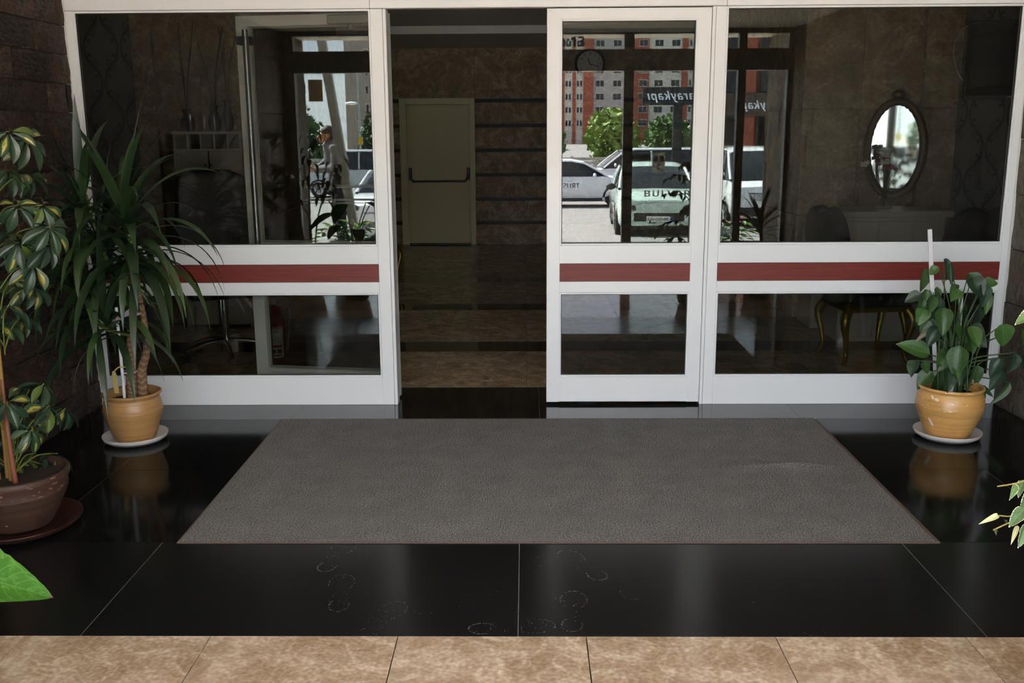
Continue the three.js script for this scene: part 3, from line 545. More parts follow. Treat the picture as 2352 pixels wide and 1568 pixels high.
{ // fire extinguisher
  const e = thing('fire_extinguisher', 'red fire extinguisher with a white instruction label on the hall floor', 'extinguisher', [-1.73, 0, -1.06]);
  const body = smoothLathe([[0.001, 0.005], [0.06, 0.004], [0.068, 0.02], [0.068, 0.2], [0.068, 0.31], [0.055, 0.36], [0.02, 0.39], [0.018, 0.41]], 50, 32); mesh('cylinder', body, phys({ color: 0x7a1010, roughness: 0.25 }), e);
  const lt = canvasTex(256, 384, (g) => { g.fillStyle = '#d8d8d4'; g.fillRect(0, 0, 256, 384); g.fillStyle = '#a01818'; g.font = 'bold 30px sans-serif'; g.textAlign = 'center'; g.fillText('6 kg YANGIN', 128, 42); g.fillText('SÖNDÜRME', 128, 76); g.fillStyle = '#555'; for (let k = 0; k < 8; k++) g.fillRect(40, 100 + k * 13, 90 + (k * 53) % 80, 4); g.fillStyle = '#a01818'; g.fillRect(30, 226, 200, 34); g.fillStyle = '#222'; for (const x of [34, 104, 174]) { g.fillRect(x, 280, 50, 48); } g.fillStyle = '#a01818'; g.fillRect(30, 346, 196, 16); });
  const lab = new THREE.CylinderGeometry(0.0686, 0.0686, 0.22, 24, 1, true, -1.1, 2.2); lab.translate(0, 0.16, 0); mesh('label_sheet', lab, std({ map: lt, roughness: 0.5 }), e);
  mesh('valve', cyl(0.02, 0.02, 0.05, 16, 0, 0.41, 0), std({ color: 0x1d3b8a, roughness: 0.4 }), e);
  mesh('gauge', cyl(0.016, 0.016, 0.012, 16).rotateX(Math.PI / 2).translate(0, 0.44, 0.02), M.chrome, e);
  mesh('handle', tube([[0, 0.46, 0], [0.05, 0.475, 0], [0.11, 0.46, 0]], 0.006, 10, 6), M.gasket, e);
  mesh('hose', tube([[0.02, 0.43, 0], [0.11, 0.4, 0.02], [0.1, 0.2, 0.03], [0.078, 0.08, 0.03]], 0.009, 20, 8), M.gasket, e);
}
// ------------------------------------------------------------------ plants (leaf bases, tips and widths in metres)
const LILY=[[[2.034,0.864,0.511],[2.038,0.735,0.499],0.077],[[2.082,0.878,0.559],[2.043,0.835,0.551],0.045],[[2.151,0.904,0.460],[2.179,0.788,0.472],0.043],[[2.072,0.918,0.715],[2.071,0.807,0.759],0.029],[[1.962,0.755,0.670],[1.884,0.721,0.667],0.056],[[2.018,0.767,0.601],[1.984,0.598,0.603],0.060],[[2.112,0.764,0.492],[2.117,0.668,0.480],0.046],[[2.209,0.778,0.504],[2.157,0.713,0.559],0.038],[[2.148,0.773,0.689],[2.088,0.736,0.733],0.044],[[2.056,0.734,0.680],[2.067,0.673,0.676],0.037],[[2.128,0.646,0.533],[2.063,0.551,0.563],0.072],[[2.098,0.639,0.660],[2.068,0.588,0.708],0.045],[[2.127,0.606,0.704],[2.171,0.515,0.691],0.066],[[2.082,0.582,0.622],[2.020,0.485,0.655],0.067],[[2.058,0.557,0.592],[1.982,0.493,0.586],0.026],[[2.069,0.429,0.582],[1.905,0.486,0.569],0.091],[[1.943,0.430,0.720],[1.899,0.366,0.770],0.059],[[2.028,0.403,0.604],[2.059,0.329,0.608],0.045],[[2.155,0.505,0.713],[2.136,0.342,0.738],0.095],[[2.240,0.812,0.705],[2.245,0.705,0.753],0.081],[[2.304,0.799,0.593],[2.370,0.800,0.606],0.053],[[2.314,0.761,0.620],[2.311,0.641,0.634],0.045],[[2.330,0.661,0.488],[2.326,0.516,0.493],0.073],[[2.236,0.567,0.684],[2.333,0.486,0.667],0.037],[[2.278,0.631,0.454],[2.280,0.430,0.484],0.023],[[2.297,0.351,0.524],[2.275,0.228,0.547],0.061],[[2.308,0.365,0.581],[2.326,0.263,0.589],0.060],[[2.211,0.257,0.739],[2.211,0.150,0.735],0.051],[[2.343,0.241,0.564],[2.373,0.110,0.560],0.038],[[2.403,0.416,0.630],[2.359,0.314,0.632],0.060],[[2.466,0.332,0.547],[2.387,0.239,0.587],0.061],[[2.341,0.233,0.536],[2.433,0.207,0.561],0.046],[[2.360,0.610,0.711],[2.385,0.486,0.699],0.088],[[2.585,0.536,0.458],[2.609,0.439,0.457],0.054],[[2.455,0.456,0.670],[2.430,0.347,0.699],0.067],[[2.568,0.403,0.511],[2.594,0.317,0.518],0.069],[[2.538,0.254,0.493],[2.441,0.132,0.510],0.042],[[2.230,0.528,0.453],[2.187,0.447,0.489],0.054],[[2.174,0.396,0.709],[2.150,0.310,0.765],0.051]];
const WHORLS=[[-1.848,1.542,1.822],[-1.869,1.571,1.905],[-1.992,1.401,1.557],[-2.016,1.422,1.657],[-1.867,1.305,1.907],[-1.810,1.300,1.837],[-2.020,1.190,1.702],[-1.883,1.168,1.899],[-1.895,1.071,1.780],[-1.793,1.155,1.853],[-2.056,0.995,1.659],[-1.991,0.962,1.621],[-2.056,0.899,1.714],[-2.057,0.833,1.600],[-2.090,0.815,1.691],[-1.755,1.225,1.906],[-1.964,0.568,1.673],[-2.086,0.522,1.553],[-1.938,0.432,1.567],[-2.091,0.406,1.613],[-1.943,0.426,1.840],[-2.121,0.241,1.684],[-2.019,0.193,1.657],[-1.983,0.241,1.586],[-1.990,0.562,1.913],[-1.935,0.485,1.707],[-2.053,0.255,1.627],[-2.189,0.314,1.572],[-2.237,0.148,1.570],[-2.116,0.125,1.612],[-2.062,1.508,1.800],[-2.232,1.302,1.605],[-2.223,1.124,1.565],[-2.214,1.006,1.732],[-2.232,0.851,1.642],[-2.125,0.598,1.919],[-2.395,0.341,1.595],[-2.247,0.258,1.746]];
const FICUS=[[[1.128,0.756,3.335],[1.108,0.731,3.365],0.017],[[1.166,0.751,3.295],[1.143,0.720,3.325],0.021],[[1.084,0.689,3.359],[1.035,0.684,3.389],0.014],[[1.173,0.685,3.303],[1.126,0.650,3.333],0.032],[[1.175,0.629,3.277],[1.149,0.597,3.307],0.012],[[1.185,0.643,3.295],[1.159,0.591,3.325],0.028],[[1.154,0.631,3.254],[1.146,0.640,3.284],0.006],[[1.114,0.628,3.296],[1.101,0.628,3.326],0.007]];
// leaf blade: unit length along +z, unit width along x, normal +y
function bladeGeo(prof, { seg = 8, fold = 0.16, droop = 0.25, wave = 0.0, tw = 0 } = {}) {
  const P = [], UV = [], I = [], cols = [-1, -0.5, 0, 0.5, 1];
  for (let i = 0; i <= seg; i++) {
    const t = i / seg, w = prof(t) / 2;
    for (const c of cols) { P.push(c * w, Math.abs(c) * w * fold - droop * t * t + wave * Math.sin(t * 19 + c * 2) * Math.abs(c) * w + tw * c * w * t, t * (1 - 0.12 * droop * t)); UV.push(0.5 + c / 2, t); }
  }
  for (let i = 0; i < seg; i++) for (let j = 0; j < 4; j++) { const a = i * 5 + j, b = a + 5; I.push(a, b, a + 1, a + 1, b, b + 1); }
  const g = new THREE.BufferGeometry(); g.setAttribute('position', new THREE.Float32BufferAttribute(P, 3)); g.setAttribute('uv', new THREE.Float32BufferAttribute(UV, 2)); g.setIndex(I); g.computeVertexNormals(); return g;
}
const ovate = (t) => Math.pow(Math.sin(Math.PI * Math.pow(clamp(t, 0, 1), 0.72)), 0.8) * (1 - 0.18 * t) + 0.001;
const obovate = (t) => Math.pow(Math.sin(Math.PI * Math.pow(clamp(t, 0, 1), 1.35)), 0.75) + 0.01;
const heart = (t) => Math.pow(Math.sin(Math.PI * Math.pow(clamp(t * 0.985 + 0.012, 0, 1), 0.55)), 0.75) * (1 - 0.1 * t) + 0.001;
function leafTex(base, vein, seed, extra) {
  return canvasTex(128, 256, (g, w, h) => {
    const r = rng(seed); g.fillStyle = base; g.fillRect(0, 0, w, h);
    for (let k = 0; k < 500; k++) { g.fillStyle = r() < 0.5 ? 'rgba(0,0,0,0.05)' : 'rgba(255,255,200,0.04)'; g.fillRect(r() * w, r() * h, rr(r, 2, 10), rr(r, 2, 14)); }
    if (extra) extra(g, w, h, r);
    g.strokeStyle = vein; g.lineWidth = 3; g.beginPath(); g.moveTo(w / 2, 0); g.lineTo(w / 2, h); g.stroke(); g.lineWidth = 1.2;
    for (let k = 0; k < 12; k++) for (const s of [-1, 1]) { const y = h - k * 21; g.beginPath(); g.moveTo(w / 2, y); g.quadraticCurveTo(w / 2 + s * 34, y - 14, w / 2 + s * 64, y - 40); g.stroke(); }
  });
}
const leafMat = (map, o = {}) => phys({ map, roughness: 0.42, side: THREE.DoubleSide, ...o });
M.soil = std({ color: 0x2b211a, roughness: 0.95 });
function potTex(base, spots, seed) {
  return canvasTex(1024, 512, (g, w, h) => {
    const r = rng(seed); g.fillStyle = base; g.fillRect(0, 0, w, h);
    for (let k = 0; k < 260; k++) { g.fillStyle = `rgba(${r() < 0.5 ? '0,0,0' : '255,235,200'},${rr(r, 0.01, 0.05)})`; g.fillRect(0, r() * h, w, rr(r, 1, 5)); }
    for (let k = 0; k < 200; k++) { g.fillStyle = `rgba(40,20,5,${rr(r, 0.01, 0.05)})`; g.beginPath(); g.ellipse(r() * w, r() * h, rr(r, 10, 90), rr(r, 5, 25), 0, 0, 7); g.fill(); }
    for (const [n, col, s0, s1, y0, y1] of spots) for (let k = 0; k < n; k++) { g.fillStyle = col; const x = r() * w, y = h * (1 - rr(r, y0, y1)), s = rr(r, s0, s1); g.beginPath(); g.ellipse(x, y, s * rr(r, 1, 2.2), s * rr(r, 0.6, 1.1), r(), 0, 7); g.fill(); }
  });
}
// ---- yucca
const YX = -2.035, YZ = 0.66;
function saucer(label, x, z, r, mat, name = 'plant_saucer') {
  const s = mesh(name, lathe([[0.001, 0.006], [r * 0.72, 0.006], [r * 0.78, 0.01], [r * 0.97, 0.036], [r, 0.038], [r, 0.033], [r * 0.97, 0.022], [r * 0.955, 0.018], [r * 0.8, 0], [0.001, 0]].reverse(), 56), mat);
  s.position.set(x, 0, z); return tag(s, label, 'saucer');
}
M.saucer = phys({ color: 0xc9c5c0, roughness: 0.45 });
saucer('white saucer under the plain ochre yucca pot', YX, YZ, 0.163, M.saucer);
const yu = thing('potted_yucca', 'tall yucca with arching sword leaves in a plain ochre pot', 'plant', [YX, 0.008, YZ]);
{
  const potM = phys({ map: potTex('#b08654', [[14, 'rgba(230,220,200,0.25)', 1, 4, 0.3, 0.9]], 3), roughness: 0.42, clearcoat: 0.2, clearcoatRoughness: 0.3 });
  const prof = [[0.001, 0], [0.092, 0], [0.1, 0.01], [0.122, 0.07], [0.14, 0.125], [0.146, 0.155], [0.1475, 0.165], [0.145, 0.169], [0.147, 0.175], [0.1445, 0.181], [0.143, 0.2], [0.133, 0.222], [0.13, 0.228], [0.14, 0.238], [0.147, 0.244], [0.147, 0.252], [0.14, 0.256], [0.13, 0.252], [0.122, 0.24], [0.118, 0.2]];
  mesh('pot', lathe(prof, 64), potM, yu);
  mesh('soil', cyl(0.119, 0.119, 0.01, 32, 0, 0.2, 0), M.soil, yu);
  const barkT = dataTex(128, 256, (u, v) => { const rings = Math.pow(Math.abs(Math.sin(u * 60 + tfbm(u, v, 4, 3, 2) * 4)), 8), n = tfbm(u, v, 10, 5, 4); return mix3(mix3(hexc(0x5a4230), hexc(0x8a6a4c), clamp(0.5 + n)), hexc(0xb79d78), rings * 0.6); });
  const bark = std({ map: barkT, bumpMap: barkT, bumpScale: 0.004, roughness: 0.85 });
  const stemM = std({ color: 0x5b6b2c, roughness: 0.6 }), W = (p) => [p[0] - YX, p[1] - 0.008, p[2] - YZ];
  mesh('trunk', taperTube([[0.0, 0.19, 0.0], [0.01, 0.4, 0], [0.028, 0.6, -0.02], [0.033, 0.66, -0.03]], [0.027, 0.026, 0.026, 0.02], 26, 14), bark, yu);
  mesh('trunk', taperTube([[0.05, 0.19, -0.02], [0.055, 0.36, -0.02], [0.085, 0.45, -0.02], [0.09, 0.6, -0.02], [0.07, 0.8, -0.02]], [0.028, 0.025, 0.017, 0.015, 0.012], 26, 12), bark, yu);
  mesh('stem', taperTube([[0.07, 0.72, -0.02], W([-1.96, 0.952, 0.64]), W([-1.985, 1.08, 0.65]), W([-2.012, 1.23, 0.66])], [0.013, 0.012, 0.013, 0.006], 22, 10), stemM, yu);
  mesh('stem', taperTube([[0.03, 0.6, -0.02], W([-2.09, 0.8, 0.58]), W([-2.16, 0.915, 0.52]), W([-2.18, 1.05, 0.5])], [0.013, 0.012, 0.012, 0.006], 22, 10), stemM, yu);
  mesh('stem', taperTube([W([-2.15, 0.9, 0.52]), W([-2.19, 1.05, 0.54]), W([-2.22, 1.26, 0.55])], [0.01, 0.01, 0.005], 16, 8), stemM, yu);
  mesh('stem', taperTube([[0.02, 0.55, 0], W([-2.1, 0.6, 0.72]), W([-2.2, 0.66, 0.66]), W([-2.25, 0.74, 0.62])], [0.012, 0.011, 0.011, 0.005], 18, 8), stemM, yu);
  const green = [['#24381f', 1], ['#2b4122', 2], ['#1f321d', 3], ['#344924', 4]].map(([c, s]) => leafMat(dataTex(32, 128, (u, v) => { const n = 0.12 * Math.sin(u * 60) + 0.2 * tfbm(u, v, 3, s, 3), tip = v > 0.985 ? 1 : 0; const b = hexc(parseInt(c.slice(1), 16)); return tip ? hexc(0x9a7a4a) : [b[0] * (1 + n), b[1] * (1 + n), b[2] * (1 + n)]; }), { roughness: 0.4 }));
  const r = rng(77);
  const sword = (p0, dir, L, w, bend) => {
    const seg = 14, P = [], UV = [], I = [], d = dir.clone().normalize(), q = p0.clone(), side = d.clone().cross(V(0, 1, 0)); if (side.lengthSq() < 0.01) side.set(1, 0, 0); side.normalize();
    const roll = rr(r, -0.5, 0.5);
    for (let i = 0; i <= seg; i++) {
      const t = i / seg, ww = w * (0.32 + 0.68 * Math.sin(Math.PI * Math.pow(Math.min(1, t * 0.98 + 0.02), 0.62))) * (t > 0.72 ? Math.pow((1 - t) / 0.28, 0.7) : 1) / 2 + 0.0004;
      const n = side.clone().cross(d).normalize(), s2 = side.clone().applyAxisAngle(d, roll * t);
      for (const [c, f] of [[-1, 0.2], [0, 0], [1, 0.2]]) { const v = q.clone().addScaledVector(s2, c * ww).addScaledVector(n, f * ww); P.push(Math.max(v.x, XL + 0.03 - YX), v.y, Math.max(v.z, 0.015 - YZ)); UV.push(0.5 + c / 2, t); }
      q.addScaledVector(d, L / seg); d.y -= bend * (0.25 + t * 1.5) / seg; d.normalize();
    }
    for (let i = 0; i < seg; i++) for (let j = 0; j < 2; j++) { const a = i * 3 + j, b = a + 3; I.push(a, a + 1, b, a + 1, b + 1, b); }
    const g = new THREE.BufferGeometry(); g.setAttribute('position', new THREE.Float32BufferAttribute(P, 3)); g.setAttribute('uv', new THREE.Float32BufferAttribute(UV, 2)); g.setIndex(I); g.computeVertexNormals();
    const m = mesh('leaf', g, green[Math.floor(r() * 4)], yu);
    return m;
  };
  const heads = [[[-2.008, 1.2, 0.66], [-1.95, 0.9, 0.645], 54, 0.62], [[-2.222, 1.25, 0.6], [-2.2, 1.0, 0.6], 24, 0.55], [[-2.18, 1.03, 0.55], [-2.165, 0.82, 0.56], 24, 0.55], [[-2.25, 0.74, 0.7], [-2.18, 0.65, 0.7], 26, 0.54], [[-2.09, 0.66, 0.78], [-2.06, 0.57, 0.73], 18, 0.52]];
  for (const [top, bot, n, L0] of heads) for (let k = 0; k < n; k++) {
    const t = k / (n - 1); let az = k * 2.39996 + rr(r, -0.3, 0.3);
    const el = lerp(1.42, -0.3, Math.pow(t, 0.75)) + rr(r, -0.14, 0.14);
    let dx = Math.cos(az) * Math.cos(el), dz = Math.sin(az) * Math.cos(el);
    if (top[0] + dx * L0 * 0.7 < XL + 0.05) dx *= 0.45; // leaves turned along the wall and the glass
    if (top[2] + dz * L0 * 0.7 < 0.05) dz *= -0.5;
    const p = V(...W(top)).lerp(V(...W(bot)), t);
    sword(p, V(dx, Math.sin(el), dz), L0 * rr(r, 0.72, 1.12), rr(r, 0.036, 0.054), lerp(0.7, 3.9, Math.pow(t, 0.6)) * rr(r, 0.7, 1.2) * (k < 2 ? 0.1 : 1));
  }
  // support stake, tie and paper tag
  mesh('stake', cyl(0.008, 0.008, 0.53, 10).translate(-0.022, 0.17, 0.04), M.vinyl, yu);
  M.tie = std({ color: 0xb9a8b0, roughness: 0.8 });
  { const tb = new THREE.TorusGeometry(0.045, 0.006, 6, 26); tb.rotateX(Math.PI / 2); tb.scale(1.25, 1, 0.8); tb.translate(0.02, 0.66, 0.0); mesh('tie', tb, M.tie, yu); const e = bx(-0.012, 0.012, -0.07, 0.07, -0.002, 0.002, 0.001); e.rotateZ(-1.0); e.translate(0.0, 0.65, 0.045); mesh('tie', e, M.tie, yu); const f = new THREE.TorusGeometry(0.036, 0.005, 6, 24); f.rotateX(Math.PI / 2); f.translate(0.0, 0.36, 0.004); mesh('tie', f, M.tie, yu); }
  { const g = ext([[-0.012, 0], [0.012, 0], [0.013, 0.09], [0.006, 0.12], [-0.008, 0.115], [-0.014, 0.09]], 0.001, 0); g.rotateZ(0.05); g.translate(-0.05, 0.26, 0.06); mesh('paper_tag', g, std({ color: 0xb3a565, roughness: 0.8 }), yu); mesh('tag_string', tube([[-0.05, 0.38, 0.06], [-0.03, 0.395, 0.05], [0.02, 0.385, 0.03]], 0.004, 10, 5), std({ color: 0xb3a565 }), yu); }
}
// ---- lily-like climber in the speckled pot
const LX = 2.175, LZ = 0.62;
saucer('white saucer under the paint-speckled ochre pot', LX, LZ, 0.166, M.saucer);
const li = thing('potted_climber', 'broad-leaved green plant tied to white stakes in a paint-speckled ochre pot', 'plant', [LX, 0.008, LZ]);
{
  const potM = phys({ map: potTex('#d4a05c', [[70, 'rgba(235,228,215,0.85)', 1.5, 5, 0.05, 0.95], [26, 'rgba(235,228,215,0.8)', 3, 8, 0.1, 0.62], [26, 'rgba(225,215,200,0.6)', 3, 12, 0.72, 0.86]], 8), roughness: 0.36, clearcoat: 0.3, clearcoatRoughness: 0.25 });
  const prof = [[0.001, 0], [0.095, 0], [0.106, 0.012], [0.13, 0.06], [0.155, 0.12], [0.165, 0.16], [0.1675, 0.172], [0.1655, 0.178], [0.1665, 0.184], [0.164, 0.191], [0.163, 0.212], [0.152, 0.236], [0.148, 0.244], [0.156, 0.252], [0.16, 0.258], [0.158, 0.266], [0.15, 0.268], [0.142, 0.26], [0.136, 0.244], [0.132, 0.21]];
  mesh('pot', lathe(prof, 64), potM, li); mesh('soil', cyl(0.134, 0.134, 0.01, 32, 0, 0.21, 0), M.soil, li);
  const pvc = std({ color: 0xd6d4d8, roughness: 0.5 });
  const rod = (a, b, w) => { const A = V(...a), B = V(...b), g = bx(-w / 2, w / 2, 0, A.distanceTo(B), -0.004, 0.004, 0.002), q = new THREE.Quaternion().setFromUnitVectors(V(0, 1, 0), B.clone().sub(A).normalize()); g.applyQuaternion(q); g.translate(...a); return g; };
  mesh('stake', rod([-0.035, 0.2, -0.09], [-0.14, 1.055, -0.09], 0.022), pvc, li); mesh('stake', rod([0.06, 0.2, -0.08], [0.043, 0.75, -0.08], 0.02), pvc, li);
  mesh('stake', rod([-0.03, 0.2, 0.05], [-0.02, 0.34, 0.05], 0.03), pvc, li);
  const gm = [['#2c4a20', '#4b6a36', 1], ['#3a5c26', '#648448', 2], ['#1f3622', '#364e32', 3], ['#465f32', '#6d8353', 4]].map(([b, v, s]) => leafMat(leafTex(b, v, s), { roughness: 0.45 }));
  const tipM = leafMat(leafTex('#35552b', '#5b7a48', 9, (g, w, h) => { g.fillStyle = '#d8a830'; g.fillRect(0, 0, w, h * 0.3); g.fillStyle = '#a06a30'; g.fillRect(0, 0, w, h * 0.05); }));
  const dryM = leafMat(leafTex('#7a7462', '#96907c', 10));
  const geos = [bladeGeo(ovate, { droop: 0.12, fold: 0.25 }), bladeGeo(ovate, { droop: 0.26, fold: 0.4, wave: 0.05 }), bladeGeo(heart, { droop: 0.18, fold: 0.3, wave: 0.04 })];
  const r = rng(14), stemM = std({ color: 0x39502a, roughness: 0.6 }), O = V(LX, 0.008, LZ);
  const more = []; for (let k = 0; k < 26; k++) { const a = k * 2.4, q = rr(r, 0.03, 0.15), y = rr(r, 0.34, 0.86), x = LX + Math.cos(a) * q - (y > 0.6 ? 0.04 : 0), z = LZ + Math.sin(a) * q; more.push([[x, y, z], [x + Math.cos(a) * rr(r, 0.02, 0.09), y - rr(r, 0.05, 0.13), z + Math.sin(a) * 0.06 + 0.03], rr(r, 0.05, 0.085)]); }
  [...LILY, ...more].forEach(([a, b, w], k) => {
    const A = V(...a).sub(O), B = V(...b).sub(O), d = B.clone().sub(A), L = d.length();
    const m = mesh('leaf', geos[k % 3], k === 5 ? tipM : k === 14 ? dryM : k === 0 ? gm[3] : gm[Math.floor(r() * 3)], li);
    m.position.copy(A); orient(m, d, V(rr(r, -0.7, 0.7) + A.x * 0.8, rr(r, 0.4, 1.0), 0.9).normalize()); m.scale.set(w * 1.15, L, L * 1.03);
    const s = V(rr(r, -0.05, 0.05) + A.x * 0.1, 0.21, rr(r, -0.05, 0.05)), mid = A.clone().lerp(s, 0.45).add(V(-A.x * 0.22, 0.06, 0.0));
    mesh('petiole', taperTube([s, s.clone().lerp(mid, 0.6), mid, A], [0.005, 0.0045, 0.0035, 0.0025], 14, 6), stemM, li);
  });
}
// ---- variegated schefflera
const SX = -2.06, SZ = 1.79;
T.terra = potTex('#40291f', [[60, 'rgba(205,150,120,0.5)', 2, 9, 0.45, 0.8], [14, 'rgba(230,180,150,0.7)', 2, 5, 0.1, 0.9], [60, 'rgba(20,14,12,0.25)', 8, 30, 0, 1]], 12);
M.terra = std({ map: T.terra, roughness: 0.6 }); M.terraSaucer = phys({ color: 0x301a13, roughness: 0.4 });
saucer('dark terracotta saucer under the stained brown pot', SX, SZ, 0.235, M.terraSaucer);
const sc = thing('potted_schefflera', 'umbrella plant with yellow-splashed leaflets in a stained brown pot', 'plant', [SX, 0.008, SZ]);
{
  mesh('pot', lathe([[0.001, 0], [0.11, 0], [0.122, 0.012], [0.15, 0.06], [0.178, 0.12], [0.19, 0.15], [0.192, 0.158], [0.189, 0.162], [0.193, 0.168], [0.19, 0.174], [0.196, 0.2], [0.202, 0.206], [0.202, 0.226], [0.196, 0.232], [0.186, 0.23], [0.18, 0.2]], 64), M.terra, sc);
  mesh('soil', cyl(0.181, 0.181, 0.01, 32, 0, 0.19, 0), M.soil, sc);
  const cane = std({ color: 0x8a6a34, roughness: 0.6 }), caneRed = std({ color: 0x7c4a34, roughness: 0.6 }), stalk = std({ color: 0x66702f, roughness: 0.6 }), r = rng(61);
  const canes = [[[-0.03, 0.19, 0], [-0.01, 0.8, 0.0], [0.05, 1.5, -0.03]], [[0.0, 0.19, 0.03], [0.0, 0.6, 0.02], [0.02, 1.3, 0.02]], [[-0.06, 0.19, 0.02], [-0.05, 0.7, 0.03], [-0.1, 1.45, 0.0]], [[0.03, 0.19, 0.06], [0.03, 0.4, 0.07], [0.02, 0.62, 0.05]]];
  canes.forEach((c, k) => mesh('cane', taperTube(c, [0.011, 0.009, 0.005], 20, 8), k === 3 ? caneRed : cane, sc));
  const blot = (n, cover) => (g, w, h, q) => { g.fillStyle = '#9a8c42'; for (let k = 0; k < n; k++) { const x = w * rr(q, 0.25, 0.75), y = h * rr(q, 0.15, 0.85); g.beginPath(); g.moveTo(x, y - 60 * cover); for (let a = 0; a < 8; a++) g.lineTo(x + Math.cos(a * 0.8) * rr(q, 4, 22) * cover, y + Math.sin(a * 0.8) * rr(q, 15, 70) * cover); g.fill(); } };
  const ms = [leafMat(leafTex('#223724', '#3f5a3a', 21), { roughness: 0.36 }), leafMat(leafTex('#1e3122', '#3c5638', 22), { roughness: 0.36 }), leafMat(leafTex('#253b25', '#48633e', 23, blot(3, 1)), { roughness: 0.36 }), leafMat(leafTex('#2d4427', '#5a7040', 24, blot(2, 1.7)), { roughness: 0.36 }), leafMat(leafTex('#495928', '#7a8a48', 25), { roughness: 0.36 })];
  const geos = [bladeGeo(obovate, { droop: 0.3, fold: 0.25 }), bladeGeo(obovate, { droop: 0.12, fold: 0.35 }), bladeGeo(obovate, { droop: 0.45, fold: 0.15 })], O = V(SX, 0.008, SZ);
  WHORLS.forEach((c, k) => {
    const C = V(...c).sub(O); C.y = Math.max(C.y, 0.21); const low = C.y < 0.62, root = low ? V(0, Math.max(0.22, C.y * 0.6), 0) : V(lerp(0, 0.03, C.y / 1.5), C.y - 0.1, 0);
    const out = C.clone().sub(root).setY(0).normalize(), ax = V(out.x * 0.8, 0.75, out.z * 0.8 + 0.35).normalize();
    mesh('leaf_stalk', tube([root, root.clone().lerp(C, 0.5).add(V(0, 0.03, 0)), C], 0.0028, 10, 5), stalk, sc);
    const n = 7 + (k % 2), e1 = ax.clone().cross(V(0.3, 0.1, 1)).normalize(), e2 = ax.clone().cross(e1);
    for (let q = 0; q < n; q++) {
      const a = q / n * 6.283 + rr(r, -0.2, 0.2) + k, rad = e1.clone().multiplyScalar(Math.cos(a)).addScaledVector(e2, Math.sin(a)), d = rad.multiplyScalar(0.86).addScaledVector(ax, rr(r, -0.55, 0.12)).add(V(0, -0.35, 0)).normalize();
      const L = rr(r, 0.075, 0.115), m = mesh('leaf', geos[Math.floor(r() * 3)], ms[r() < 0.5 ? Math.floor(r() * 2) : r() < 0.55 ? 2 : r() < 0.7 ? 3 : 4], sc);
      m.position.copy(C).addScaledVector(d, 0.012); orient(m, d, ax.clone().add(V(rr(r, -0.3, 0.3), 0, rr(r, -0.3, 0.3)))); m.scale.set(L * rr(r, 0.34, 0.42), L, L);
    }
  });
}
